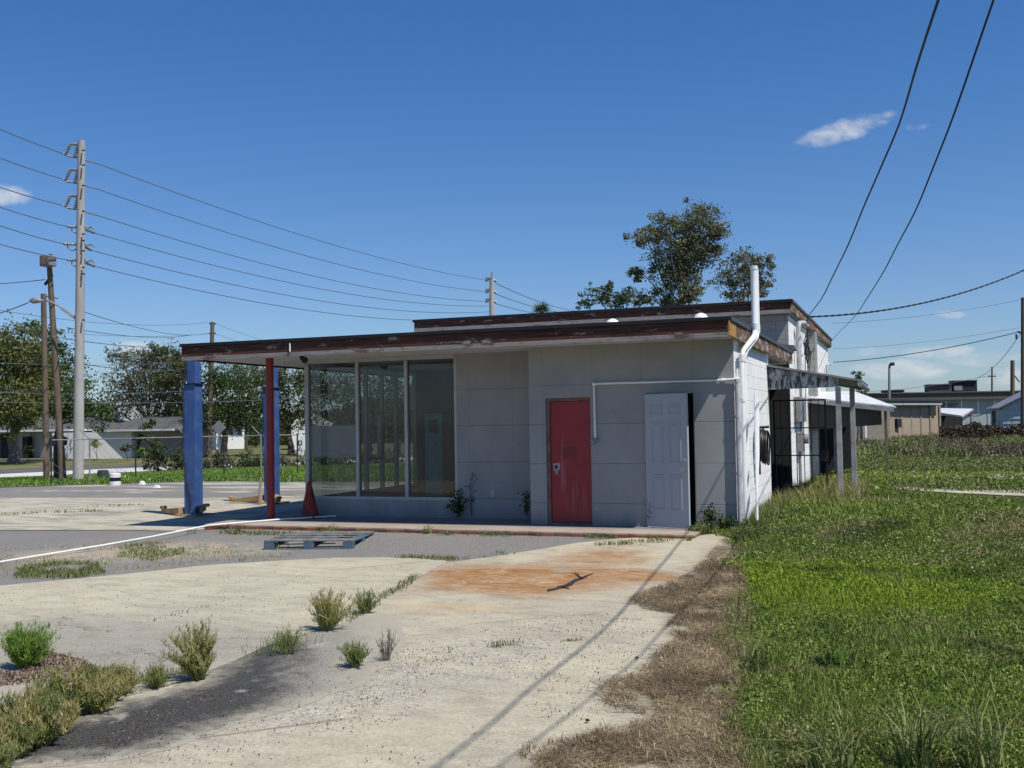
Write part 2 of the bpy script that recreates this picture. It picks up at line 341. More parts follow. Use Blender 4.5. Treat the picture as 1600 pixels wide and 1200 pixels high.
def f_glass(t):
    tr = t.node('ShaderNodeBsdfTransparent'); tr.inputs[0].default_value = (.76, .79, .79, 1)
    gl = t.node('ShaderNodeBsdfGlossy'); gl.inputs['Roughness'].default_value = .03; gl.inputs[0].default_value = (.80, .76, .72, 1)
    lw = t.node('ShaderNodeLayerWeight'); lw.inputs[0].default_value = .5; fres = t.math('MULTIPLY_ADD', t.math('POWER', lw.outputs['Facing'], 5), .9, .045)
    mx = t.node('ShaderNodeMixShader'); t.l.new(fres, mx.inputs[0]); t.l.new(tr.outputs[0], mx.inputs[1]); t.l.new(gl.outputs[0], mx.inputs[2])
    df = t.node('ShaderNodeBsdfDiffuse'); df.inputs[0].default_value = (.42, .43, .42, 1)
    n = t.noise(t.scale(t.pos, (1, 1, .5)), 3, 6, .7)
    m2 = t.node('ShaderNodeMixShader'); t.put(m2.inputs[0], t.math('MULTIPLY_ADD', t.sstep(n, .4, .75), .05, .02))
    t.l.new(mx.outputs[0], m2.inputs[1]); t.l.new(df.outputs[0], m2.inputs[2])
    out = [q for q in t.n if q.type == 'OUTPUT_MATERIAL'][0]; t.l.new(m2.outputs[0], out.inputs[0])
def f_film(t):
    tr = t.node('ShaderNodeBsdfTransparent')
    df = t.node('ShaderNodeBsdfDiffuse'); df.inputs[0].default_value = (.90, .90, .89, 1)
    tl = t.node('ShaderNodeBsdfTranslucent'); tl.inputs[0].default_value = (.75, .75, .76, 1)
    md = t.node('ShaderNodeMixShader'); md.inputs[0].default_value = .5; t.l.new(df.outputs[0], md.inputs[1]); t.l.new(tl.outputs[0], md.inputs[2])
    sp = t.node('ShaderNodeSeparateXYZ'); t.put(sp.inputs[0], t.pos)
    n = t.noise(t.pos, 4, 5, .6)
    z = t.math('ADD', sp.outputs[2], t.math('MULTIPLY', n, .04))
    a = t.math('MULTIPLY', t.sstep(z, 1.18, 1.26), t.sstep(z, 1.79, 1.74)); a = t.math('MULTIPLY', a, .95)
    mx = t.node('ShaderNodeMixShader'); t.put(mx.inputs[0], a); t.l.new(tr.outputs[0], mx.inputs[1]); t.l.new(md.outputs[0], mx.inputs[2])
    out = [q for q in t.n if q.type == 'OUTPUT_MATERIAL'][0]; t.l.new(mx.outputs[0], out.inputs[0])
def f_reddoor(t):
    n = t.noise(t.scale(t.pos, (9, 9, .55)), 1.6, 7, .7); n2 = t.noise(t.pos, 2.2, 5, .6)
    c = t.mix(t.sstep(n2, .35, .7), (.30, .011, .022), (.22, .009, .016))
    sp = t.node('ShaderNodeSeparateXYZ'); t.put(sp.inputs[0], t.pos)
    zz = t.math('MULTIPLY', t.sstep(sp.outputs[2], 1.68, 1.45), t.sstep(sp.outputs[2], .15, .6))
    xm = t.math('MULTIPLY', t.sstep(sp.outputs[0], -2.82, -2.68), t.sstep(sp.outputs[0], -2.22, -2.34))
    s = t.math('MULTIPLY', t.math('MULTIPLY', t.sstep(n, .50, .68), zz), xm)
    c = t.mix(t.math('MULTIPLY', s, .5), c, (.38, .15, .16))
    # clean square where a sign used to be
    sq = t.math('MULTIPLY', t.math('MULTIPLY', t.sstep(sp.outputs[2], 1.16, 1.18), t.sstep(sp.outputs[2], 1.37, 1.35)), t.math('MULTIPLY', t.sstep(sp.outputs[0], -2.69, -2.67), t.sstep(sp.outputs[0], -2.44, -2.46)))
    c = t.mix(t.math('MULTIPLY', sq, .9), c, (.17, .007, .011))
    t.put(t.bs.inputs['Base Color'], c); t.bs.inputs['Roughness'].default_value = .42
    bump(t, n, .08, .003)
def f_mold(t):
    n = t.noise(t.scale(t.pos, (4, 4, 1.1)), 4, 8, .75, .6); n2 = t.noise(t.pos, 2.5, 5, .6)
    c = t.mix(t.sstep(n2, .35, .65), (.56, .57, .58), (.42, .43, .44))
    c = t.mix(t.sstep(n, .45, .56), c, (.035, .035, .033)); c = t.mix(.25, c, (.05, .05, .05))
    t.put(t.bs.inputs['Base Color'], c); t.bs.inputs['Roughness'].default_value = .8
def f_slab(t):
    sp = t.node('ShaderNodeSeparateXYZ'); t.put(sp.inputs[0], t.pos)
    n = t.noise(t.pos, 2.2, 7, .65); n2 = t.noise(t.pos, 40, 4, .7); n5 = t.noise(t.scale(t.pos, (1, 1, 3)), 5, 6, .7)
    top = t.mix(t.sstep(n, .35, .7), (.36, .29, .235), (.28, .21, .165))
    top = t.mix(t.sstep(sp.outputs[1], -.55, -.2), top, (.17, .165, .165))  # canopy's shade painted into the slab top behind its front strip
    side = t.mix(t.sstep(n5, .35, .65), (.30, .085, .035), (.045, .03, .022))
    c = t.mix(t.sstep(t.math('ADD', sp.outputs[2], t.math('MULTIPLY', n5, .03)), .155, .135), top, side)
    t.put(t.bs.inputs['Base Color'], c); t.bs.inputs['Roughness'].default_value = .85; bump(t, n2, .4, .01)
def f_roadasph(t):
    n = t.noise(t.pos, .7, 6, .6); t.put(t.bs.inputs['Base Color'], t.mix(t.sstep(n, .3, .7), (.075, .074, .074), (.11, .108, .105))); t.bs.inputs['Roughness'].default_value = .9
def f_poleconc(t):
    n = t.noise(t.scale(t.pos, (1, 1, .3)), 1.4, 7, .7); n2 = t.noise(t.pos, 9, 5, .7)
    c = t.mix(t.sstep(n, .35, .7), (.40, .385, .36), (.30, .285, .265)); c = t.mix(t.math('MULTIPLY', t.sstep(n2, .55, .75), .4), c, (.2, .19, .17))
    t.put(t.bs.inputs['Base Color'], c); t.bs.inputs['Roughness'].default_value = .85
M = {}
M['facade'] = mat('grey_painted_masonry', f_facade)
M['white_block'] = mat('white_painted_block', f_block((.82, .81, .79), .10))
M['grey_block'] = mat('bare_grey_block', f_block((.30, .30, .285), .6))
M['fascia'] = mat('weathered_fascia_wood', f_wood((.095, .042, .030), (.022, .013, .011), (.30, .28, .27), .25))
M['fascia_side'] = mat('bare_fascia_wood', f_wood((.155, .088, .048), (.085, .055, .038), (.40, .38, .36), .45, (3, .35, 6)))
M['fascia_new'] = mat('raw_yellow_wood', f_wood((.42, .24, .085), (.26, .13, .05), (.4, .36, .3), .05, (3, .35, 6)))
M['trim'] = mat('peeling_white_trim', f_wood((.27, .25, .24), (.19, .17, .16), (.08, .05, .04), .36))
M['drip'] = basic('black_drip_edge', (.012, .012, .014), .5, var=.3)
M['drip_side'] = basic('dark_grey_drip_edge', (.05, .052, .055), .5)
M['soffit'] = basic('white_soffit_paint', (.56, .56, .54), .8, var=.08, scale=1.5)
M['roof'] = basic('roof_membrane', (.30, .30, .29), .9)
M['slab'] = mat('rust_stained_slab', f_slab)
M['driveway'] = mat('stained_driveway_concrete', f_driveway)
M['asphalt'] = mat('old_asphalt', f_asphalt)
M['apron'] = mat('pale_apron_concrete', f_concrete((.425, .385, .285), (.31, .285, .235), (-4.2, -9.2, 2.6, 1.6, .35)))
M['pad'] = mat('pale_pad_concrete', f_concrete((.43, .39, .305), (.20, .19, .165), None, .50, .58))
M['ground'] = mat('worn_lot_surface', f_ground)
M['soil'] = mat('straw_covered_soil', f_soil)
M['lawn'] = mat('turf_soil', f_lawn)
M['lawn_grass'] = mat('lawn_grass_blades', f_lawngrass)
M['glass'] = mat('dusty_glass', f_glass)
M['film'] = mat('faded_white_film', f_film)
M['alu'] = basic('dull_aluminium', (.42, .43, .43), .5, .3, var=.1)
M['redpaint'] = basic('faded_red_paint', (.25, .026, .026), .6, c2=(.17, .035, .035), scale=7, lo=.42, hi=.62)
M['reddoor'] = mat('scuffed_red_door_paint', f_reddoor)
M['rustframe'] = basic('rusty_door_frame', (.15, .14, .13), .7, c2=(.17, .06, .03))
M['bluepaint'] = basic('blue_lift_paint', (.032, .080, .235), .5, scale=3.5, c2=(.065, .115, .26), lo=.42, hi=.66)
M['bluedark'] = basic('dark_blue_lift_paint', (.012, .022, .07), .5)
M['yellow'] = basic('weathered_yellow_steel', (.36, .25, .10), .6, c2=(.20, .13, .06))
M['doorwhite'] = basic('dusty_white_door_paint', (.36, .39, .43), .45, var=.05, scale=2)
M['white'] = basic('white_paint', (.72, .72, .71), .5, var=.06)
M['pvc'] = basic('white_pvc', (.76, .76, .75), .38, var=.07, scale=2)
M['galv'] = basic('grey_galvanised', (.30, .30, .31), .5, .4)
M['conduit'] = basic('grey_painted_conduit', (.42, .43, .44), .5)
M['black'] = basic('black_rubber', (.010, .010, .011), .45)
M['iron'] = basic('black_iron', (.010, .010, .011), .5, .2)
M['brass'] = basic('dull_knob_metal', (.55, .53, .48), .3, .9)
M['mold'] = mat('mould_streaked_paint', f_mold)
M['post'] = basic('grey_weathered_post', (.33, .33, .33), .8, var=.25, scale=5)
M['dark'] = basic('dark_paint_and_shade', (.022, .023, .025), .8)
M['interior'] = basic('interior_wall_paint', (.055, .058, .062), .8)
M['teal'] = basic('teal_cabinet_paint', (.05, .58, .62), .45)
M['cone'] = basic('dirty_orange_cone', (.27, .035, .018), .6, c2=(.10, .02, .014))
M['palletb'] = basic('blue_grey_pallet_wood', (.055, .11, .155), .8, c2=(.10, .12, .135), scale=5)
M['palletw'] = basic('weathered_pallet_wood', (.22, .215, .205), .85, c2=(.10, .095, .09), scale=7)
M['polewood'] = mat('weathered_pole_wood', f_wood((.155, .12, .085), (.09, .068, .05), (.22, .2, .17), .1, (3, 3, .4)))
M['poleconc'] = mat('pale_concrete_pole', f_poleconc)
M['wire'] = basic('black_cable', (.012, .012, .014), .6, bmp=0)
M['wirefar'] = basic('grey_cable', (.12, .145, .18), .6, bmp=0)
M['insul'] = basic('grey_polymer_insulator', (.20, .21, .22), .4)
M['road'] = mat('road_asphalt', f_roadasph)
M['curb'] = basic('pale_sidewalk_concrete', (.58, .56, .51), .9, var=.1)
M['bark'] = mat('bark', f_wood((.11, .088, .065), (.055, .043, .033), (.2, .18, .15), .15, (2, 2, .5)))
M['barkpale'] = mat('pale_bark', f_wood((.20, .17, .14), (.10, .08, .065), (.3, .28, .25), .15, (2, 2, .5)))
M['houseroof'] = basic('grey_shingle', (.10, .10, .10), .9, var=.25, scale=2)
M['housewall'] = basic('pale_grey_house_wall', (.50, .49, .47), .85, var=.05, scale=1)
M['whitewall'] = basic('white_house_wall', (.72, .72, .70), .8, var=.05)
M['shed'] = mat('tan_shed_boards', f_wood((.36, .29, .21), (.27, .215, .16), (.36, .32, .27), .3, (3, 3, .3)))
M['ware'] = basic('grey_green_warehouse_wall', (.30, .34, .36), .7, var=.05, scale=.5)
M['waretop'] = basic('dark_parapet', (.095, .082, .080), .8)
M['metalroof'] = basic('white_corrugated_metal', (.70, .70, .69), .45, .1)
M['bluemetal'] = basic('pale_blue_metal_siding', (.42, .50, .55), .5, .1)
M['panel'] = basic('dark_plastic_panel', (.035, .038, .038), .5)
M['tan'] = basic('tan_wall', (.27, .235, .19), .85)
M['tree1'] = foliage('leaves_olive', [(0, (.025, .038, .012)), (.4, (.065, .085, .025)), (.75, (.12, .13, .045)), (1, (.20, .17, .09))], .38)
M['tree2'] = foliage('leaves_green', [(0, (.020, .036, .011)), (.5, (.055, .092, .025)), (1, (.12, .17, .05))], .38)
M['tree3'] = foliage('leaves_golden_green', [(0, (.04, .052, .014)), (.5, (.125, .142, .036)), (1, (.235, .215, .07))], .38)
M['tree4'] = foliage('leaves_grey_brown', [(0, (.045, .046, .026)), (.5, (.125, .13, .066)), (1, (.23, .225, .15))], .38)
M['tree5'] = foliage('leaves_green_grey', [(0, (.045, .058, .022)), (.45, (.11, .125, .052)), (.8, (.23, .235, .14)), (.93, (.32, .32, .25)), (1, (.24, .10, .04))], .36)  # green-grey leaf tints with a few pale and rusty leaves
M['weed'] = foliage('weed_green', [(0, (.06, .09, .02)), (.5, (.14, .18, .05)), (1, (.26, .26, .10))], .25)
M['weedbrown'] = foliage('weed_brown_tips', [(0, (.11, .14, .03)), (.45, (.24, .27, .07)), (.75, (.35, .29, .12)), (1, (.44, .31, .20))], .2)
M['weedbright'] = foliage('weed_bright_green', [(0, (.06, .11, .015)), (.5, (.14, .25, .03)), (1, (.19, .30, .05))], .3)
M['straw'] = foliage('dead_straw', [(0, (.045, .030, .018)), (.35, (.15, .108, .062)), (.7, (.35, .268, .152)), (1, (.68, .56, .34))], .1, patch=1.5)
M['brush'] = foliage('field_brush', [(0, (.06, .045, .03)), (.25, (.14, .105, .07)), (.42, (.17, .15, .09)), (.55, (.11, .13, .04)), (.75, (.16, .20, .055)), (.9, (.24, .26, .09)), (1, (.34, .29, .18))], .15, patch=.3, pw=.65)
M['vine'] = foliage('dead_vines', [(0, (.020, .014, .010)), (.5, (.055, .038, .028)), (1, (.12, .09, .06))], .1)
M['weedstem'] = basic('weed_stem', (.20, .20, .08), .8, bmp=0)
M['litter'] = foliage('brown_litter', [(0, (.05, .03, .02)), (.5, (.15, .10, .07)), (1, (.28, .2, .14))], .05)

# ------------------------------------------------------------------ objects
def tag(o, label=None, cat=None, group=None, kind=None):
    if label: o['label'] = label
    if cat: o['category'] = cat
    if group: o['group'] = group
    if kind: o['kind'] = kind
    return o
def empty(name, loc, label=None, cat=None, group=None, rz=0):
    o = bpy.data.objects.new(name, None); COL.objects.link(o); o.location = tuple(float(q) for q in loc); o.rotation_euler.z = rz; o.empty_display_size = .2
    return tag(o, label, cat, group)
class MB:
    def __init__(s): s.v = []; s.f = []
    def add(s, vs, fs):
        b = len(s.v); s.v += [tuple(float(c) for c in q) for q in vs]; s.f += [tuple(b+i for i in q) for q in fs]; return s
    def box(s, x0, x1, y0, y1, z0, z1):
        return s.add([(x0, y0, z0), (x1, y0, z0), (x1, y1, z0), (x0, y1, z0), (x0, y0, z1), (x1, y0, z1), (x1, y1, z1), (x0, y1, z1)],
                     [(0, 3, 2, 1), (4, 5, 6, 7), (0, 1, 5, 4), (1, 2, 6, 5), (2, 3, 7, 6), (3, 0, 4, 7)])
    def hexa(s, lo, hi):   # 4 bottom pts, 4 top pts
        return s.add(list(lo)+list(hi), [(0, 3, 2, 1), (4, 5, 6, 7), (0, 1, 5, 4), (1, 2, 6, 5), (2, 3, 7, 6), (3, 0, 4, 7)])
    def prism(s, poly, y0, y1):  # poly in xz extruded along y
        n = len(poly); return s.add([(a, y0, b) for a, b in poly]+[(a, y1, b) for a, b in poly],
            [tuple(range(n)), tuple(range(2*n-1, n-1, -1))]+[(i, i+n, (i+1) % n+n, (i+1) % n) for i in range(n)])
    def tube(s, pts, r, n=8, cap=True):
        pts = [Vector([float(c) for c in p]) for p in pts]; rs = r if isinstance(r, (list, tuple)) else [r]*len(pts)
        vs = []; fs = []; u = None
        for i, p in enumerate(pts):
            t = (pts[min(i+1, len(pts)-1)]-pts[max(i-1, 0)]).normalized()
            if u is None: u = t.orthogonal().normalized()
            u = (u-t*u.dot(t)); u = u.normalized() if u.length > 1e-6 else t.orthogonal().normalized()
            w_ = t.cross(u)
            for k in range(n):
                a = 2*math.pi*k/n; vs.append(p+(u*math.cos(a)+w_*math.sin(a))*rs[i])
        for i in range(len(pts)-1):
            for k in range(n): fs.append((i*n+k, i*n+(k+1) % n, (i+1)*n+(k+1) % n, (i+1)*n+k))
        if cap: fs += [tuple(range(n-1, -1, -1)), tuple(range((len(pts)-1)*n, len(pts)*n))]
        return s.add(vs, fs)
    def lathe(s, c, prof, n=20):  # prof [(r,z)]
        vs = []; fs = []
        for r, z in prof:
            for k in range(n): a = 2*math.pi*k/n; vs.append((c[0]+r*math.cos(a), c[1]+r*math.sin(a), c[2]+z))
        for i in range(len(prof)-1):
            for k in range(n): fs.append((i*n+k, i*n+(k+1) % n, (i+1)*n+(k+1) % n, (i+1)*n+k))
        fs += [tuple(range(n-1, -1, -1)), tuple(range((len(prof)-1)*n, len(prof)*n))]
        return s.add(vs, fs)
    def build(s, name, m, parent=None, smooth=False, bevel=0, label=None):
        me = bpy.data.meshes.new(name); me.from_pydata(s.v, [], s.f); me.materials.append(M[m] if isinstance(m, str) else m)
        if smooth:
            me.polygons.foreach_set('use_smooth', [True]*len(me.polygons))
            try: me.set_sharp_from_angle(angle=math.radians(40))
            except Exception: pass
        o = bpy.data.objects.new(name, me); COL.objects.link(o)
        if parent:
            o.parent = parent
            if parent.type == 'EMPTY' or True:
                o.matrix_parent_inverse = wm(parent).inverted()
        if bevel:
            b = o.modifiers.new('bevel', 'BEVEL'); b.width = bevel; b.segments = 2; b.limit_method = 'ANGLE'; b.angle_limit = math.radians(40)
        if label: o['label'] = label
        me.update(); return o
def wm(o):
    loc = Matrix.LocRotScale(o.location, o.rotation_euler, o.scale)
    return loc if o.parent is None else wm(o.parent)@o.matrix_parent_inverse@loc
def npmesh(name, V, F, mt, tint=None, parent=None, smooth=False):
    """V (n,3), F list of int arrays (k,m) of equal-sided faces; tint per vertex"""
    me = bpy.data.meshes.new(name); V = np.ascontiguousarray(V, np.float32)
    me.vertices.add(len(V)); me.vertices.foreach_set('co', V.ravel())
    F = [np.asarray(f, np.int32) for f in F if len(f)]
    nl = sum(f.size for f in F); npol = sum(len(f) for f in F)
    me.loops.add(nl); me.loops.foreach_set('vertex_index', np.concatenate([f.ravel() for f in F]))
    me.polygons.add(npol); sizes = np.concatenate([np.full(len(f), f.shape[1], np.int32) for f in F])
    st = np.concatenate([[0], np.cumsum(sizes)[:-1]]).astype(np.int32)
    me.polygons.foreach_set('loop_start', st)
    if smooth: me.polygons.foreach_set('use_smooth', np.ones(npol, bool))
    me.materials.append(M[mt])
    if tint is not None:
        a = me.attributes.new('tint', 'FLOAT', 'POINT'); a.data.foreach_set('value', np.ascontiguousarray(tint, np.float32))
    me.update(calc_edges=True)
    o = bpy.data.objects.new(name, me); COL.objects.link(o)
    if parent: o.parent = parent; o.matrix_parent_inverse = wm(parent).inverted()
    return o
def inpoly(x, y, poly):
    x = np.asarray(x); y = np.asarray(y); c = np.zeros(x.shape, bool); n = len(poly)
    for i in range(n):
        x0, y0 = poly[i]; x1, y1 = poly[(i+1) % n]
        k = ((y0 > y) != (y1 > y)) & (x < (x1-x0)*(y-y0)/(y1-y0+1e-12)+x0); c ^= k
    return c
def blades(P, h, wd, lean=.35, tint=None, flat=0.):
    """grass blades: P (n,3) roots, h, wd arrays"""
    n = len(P); th = rng.uniform(0, 2*np.pi, n); ph = rng.uniform(0, 2*np.pi, n)
    s = np.stack([np.cos(th), np.sin(th), np.zeros(n)], 1)*(wd/2)[:, None]
    l = np.abs(rng.normal(lean, lean*.5, n)); d = np.stack([np.cos(ph), np.sin(ph), np.zeros(n)], 1)
    up = np.stack([np.zeros(n), np.zeros(n), np.ones(n)*(1-flat)], 1)
    mid = P+(up*.55+d*(l*.25)[:, None])*h[:, None]; tip = P+(up*(1-l*.25)[:, None]+d*(l*.9)[:, None])*h[:, None]
    V = np.stack([P-s, P+s, mid+s*.8, mid-s*.8, tip], 1).reshape(-1, 3)
    b = np.arange(n)[:, None]*5
    T = np.repeat(rng.uniform(0, 1, n) if tint is None else tint, 5)
    return V, [b+np.array([[0, 1, 2, 3]]), b+np.array([[3, 2, 4]])], T
def leafcards(P, size, tint=None, updir=None, squash=.6):
    n = len(P); a = rng.normal(size=(n, 3)); a /= np.linalg.norm(a, axis=1)[:, None]
    if updir is not None: a[:, 2] *= updir; a /= np.linalg.norm(a, axis=1)[:, None]+1e-9
    b = np.cross(a, rng.normal(size=(n, 3))); b /= np.linalg.norm(b, axis=1)[:, None]
    s = size if np.ndim(size) else np.full(n, size); s = s*rng.uniform(.6, 1.3, n)
    a = a*s[:, None]; b = b*(s*squash)[:, None]
    V = np.stack([P-a*.5, P+b*.5, P+a*.5, P-b*.5], 1).reshape(-1, 3)
    T = np.repeat(rng.uniform(0, 1, n) if tint is None else tint, 4)
    return V, [np.arange(n)[:, None]*4+np.array([[0, 1, 2, 3]])], T
def join(parts):
    V = []; F = []; T = []; o = 0
    for v, f, t in parts: V.append(v); F += [q+o for q in f]; T.append(t); o += len(v)
    return np.concatenate(V), F, np.concatenate(T)

# ------------------------------------------------------------------ ground
def radial_ground():
    rr = np.concatenate([np.linspace(0, 30, 76), np.geomspace(31, 1500, 70)]); na = 180
    a = np.linspace(0, 2*np.pi, na, endpoint=False)
    xs = (CAM[0]-4)+rr[:, None]*np.cos(a); ys = (CAM[1]+14)+rr[:, None]*np.sin(a)
    V = np.stack([xs, ys, zt(xs, ys)], -1).reshape(-1, 3)
    i = np.arange(len(rr)-1)[:, None]*na; k = np.arange(na)[None]
    F = np.stack([i+k, i+na+k, i+na+(k+1) % na, i+(k+1) % na], -1).reshape(-1, 4)
    return npmesh('ground', V, [F], 'ground', smooth=True)
tag(radial_ground(), kind='structure')
def fractal(poly, amp, step, closed=True, keep=()):
    out = []; n = len(poly); r = random.Random(len(poly)*7+1)
    for i in range(n if closed else n-1):
        a = np.array(poly[i][:2], float); b = np.array(poly[(i+1) % n][:2], float); L = np.linalg.norm(b-a); m = max(1, int(L/step))
        nv = np.array([-(b-a)[1], (b-a)[0]])/max(L, 1e-6); A = 0 if i in keep else amp
        for k in range(m):
            t = k/m; env = min(1, 4*t*(1-t)+.0)
            off = A*env*(math.sin(t*L*2.1+i*3)*.9+math.sin(t*L*6.3+i)*.4+r.gauss(0, .28))
            p = a+(b-a)*t+nv*off; out.append((p[0], p[1]))
    return out
def sheet(name, poly, mt, lift, amp=.02, step=.12, keep=(), thick=0, cell0=.35):
    from mathutils.geometry import delaunay_2d_cdt
    pts = fractal(poly, amp, step, True, keep); ar = np.array(pts)
    cell = max(cell0, (ar[:, 0].max()-ar[:, 0].min())/(60 if cell0 > .2 else 200))
    gx, gy = np.meshgrid(np.arange(ar[:, 0].min(), ar[:, 0].max(), cell), np.arange(ar[:, 1].min(), ar[:, 1].max(), cell)); gx = gx.ravel()+.013; gy = gy.ravel()+.017
    kk = inpoly(gx, gy, pts); n0 = len(pts)
    allp = [Vector(p) for p in pts]+[Vector((float(u_), float(v_))) for u_, v_ in zip(gx[kk], gy[kk])]
    ov, oe, of, _, _, _ = delaunay_2d_cdt(allp, [(i, (i+1) % n0) for i in range(n0)], [], 1, 1e-5)
    vs = [Vector((p.x, p.y, float(zt(p.x, p.y))+lift)) for p in ov]
    m = MB(); m.add(vs, [tuple(f) for f in of])
    fs = []
    for t in m.f:
        a, b, c = (Vector(m.v[i]) for i in t[:3]); fs.append(t if (b-a).cross(c-a).z > 0 else t[::-1])
    m.f = fs; thick = 0
    if lift > .008 and thick:
        n = len(vs); b = len(m.v); m.v += [(v.x, v.y, v.z-thick) for v in vs]; m.f += [(i, (i+1) % n, b+(i+1) % n, b+i) for i in range(n)]
    o = m.build(name, mt)
    if cell0 < .2:
        co = np.array([v[:2] for v in m.v]); A_ = np.array(pts); B_ = np.roll(A_, -1, 0); dmin = np.full(len(co), 9.)
        for p, q in zip(A_, B_):
            d_ = q-p; t_ = np.clip(((co-p)@d_)/(d_@d_+1e-9), 0, 1); dmin = np.minimum(dmin, np.linalg.norm(co-p-t_[:, None]*d_, axis=1))
        at = o.data.attributes.new('edge', 'FLOAT', 'POINT'); at.data.foreach_set('value', dmin.astype(np.float32))
    return tag(o, kind='structure')
g = lambda *ps: [tuple(onz(*p, 0)[:2]) for p in ps]
# left slab of concrete, driver slab, joint between them
joint = g((700, 879), (650, 905), (590, 940), (540, 975), (440, 1003), (300, 1062), (200, 1090), (0, 1135))
apron_poly = g((0, 917), (150, 903), (330, 884), (520, 873), (600, 872), (690, 876)) + joint[:] + [(-6, -13.5), (-14, -11.5), (-12, -7.6)]
sheet('concrete_apron', apron_poly, 'apron', .014, .018, .1, thick=.014)
drive_poly = g((708, 879), (800, 867), (900, 857), (1000, 850), (1120, 846)) + [(.10, -.9), (.35, -2.6), (.55, -4), (.8, -6), (1.25, -7.6), (1.5, -9.2), (1.7, -10.5), (2.0, -14), (2.1, -22), (-5.5, -22), (-5.2, -13.5)] + [(x-0.02, y+.0) for x, y in joint[::-1]][0:]
sheet('driveway', drive_poly, 'driveway', .010, .014, .1, thick=.010)
asph = g((350, 1012), (372, 1000), (395, 990), (475, 982), (550, 966), (600, 962), (630, 985), (634, 1000), (622, 1035), (585, 1060), (548, 1080), (500, 1097), (400, 1126), (280, 1169), (180, 1192), (60, 1206), (-60, 1260), (-160, 1230), (0, 1146), (120, 1116), (200, 1094), (300, 1066), (330, 1040))
sheet('asphalt_strip', asph, 'asphalt', .0118, .03, .06, cell0=.07)
pad_poly = [tuple(onz(*p, 0)[:2]) for p in ((-60, 832), (0, 829), (120, 829), (215, 829))] + [(-8.5, -.95), (-8.5, 6.5), (-13.5, 6.3), (-19.5, 5.6), (-26, 4.5)]
sheet('concrete_pad', pad_poly, 'pad', .010, .03, .15, thick=.01)

# far left: sidewalk, road, verge, yard of the house
def strip(name, near, far, mt, lift):
    """band between two lists of pixels read on the terrain"""
    A = [gr(*p) for p in near]; B = [gr(*p) for p in far]
    m = MB(); A2 = [A[0]+(A[0]-A[1])*3]+A+[A[-1]+(A[-1]-A[-2])*2]; B2 = [B[0]+(B[0]-B[1])*3]+B+[B[-1]+(B[-1]-B[-2])*2]
    vs = [(p[0], p[1], float(zt(p[0], p[1]))+lift) for p in A2]+[(p[0], p[1], float(zt(p[0], p[1]))+lift) for p in B2]
    n = len(A2); m.add(vs, [(i, i+1, n+i+1, n+i) for i in range(n-1)])
    return tag(m.build(name, mt), kind='structure')
strip('grass_verge', [(0, 762), (160, 757), (300, 752), (480, 752)], [(0, 750), (160, 742), (300, 736), (480, 730)], 'lawn', .012)
strip('sidewalk', [(0, 749), (160, 741), (300, 735), (480, 727)], [(0, 742), (160, 734), (300, 729), (480, 722)], 'curb', .05)
strip('road', [(0, 741), (160, 733.5), (300, 728), (480, 721)], [(0, 734), (160, 729), (300, 724), (480, 718)], 'road', .012)

def lawn():
    xs = np.concatenate([np.linspace(-1.0, 12, 66), np.linspace(12.5, 60, 30)]); ys = np.concatenate([np.linspace(-24, 15.6, 120)])
    XX, YY = np.meshgrid(xs, ys); e = .05+.25*(1-np.clip((YY+.5)/-10, 0, 1))*0
    left = np.interp(YY, [-24, -14, -10.2, -9, -7.2, -5.5, -3.5, -1, -.35, 0, .2, 16], [2.0, 1.75, 1.42, 1.25, 1.02, .78, .48, .06, -.30, -.3, .0, .0])
    tcol = (XX-xs[0])/(xs[-1]-xs[0]); XX = left+(xs[-1]-left)*((XX-xs[0])/(xs[-1]-xs[0]))
    V = np.stack([XX, YY, zt(XX, YY)+.018+.0*XX], -1).reshape(-1, 3)
    nx = len(xs); i = np.arange(len(ys)-1)[:, None]*nx; k = np.arange(nx-1)[None]
    F = np.stack([i+k, i+k+1, i+nx+k+1, i+nx+k], -1).reshape(-1, 4)
    return npmesh('lawn', V, [F], 'lawn', smooth=True)
tag(lawn(), kind='structure')
LEFT_Y = [-24, -14, -10.2, -9, -7.2, -5.5, -3.5, -1, -.35, 0, .2, 60]; LEFT_X = [2.1, 1.75, 1.50, 1.32, 1.08, .84, .52, .06, -.30, -.3, .03, .03]
# pale concrete strips crossing the field
for nm, pts in (('field_path', ((1330, 743), (1400, 749), (1600, 750.5), (1800, 754), (1800, 745), (1600, 740.5), (1450, 741), (1330, 739))),
                ('broken_path', ((1385, 765), (1440, 769.5), (1600, 778), (1800, 790), (1800, 774), (1600, 768), (1500, 768), (1410, 763)))):
    P = [gr(*p) for p in pts]; sheet(nm, [(p[0], p[1]) for p in P], 'pad', .03, .05, .4)

# slab under the station
mb = MB(); n = 60; fr = [(-8.6+8.15*i/n, -1.0+.012*math.sin(i*1.7)+.012*random.random()) for i in range(n+1)]
pts = fr+[(-.45, 8), (-8.95, 8)]
mb.add([(x, y, .15) for x, y in pts]+[(x, y-.012*(y < 0), -.05) for x, y in pts], [tuple(range(len(pts)))]+[(i, i+len(pts), (i+1) % len(pts)+len(pts), (i+1) % len(pts)) for i in range(len(pts))])
tag(mb.build('concrete_slab', 'slab'), kind='structure')

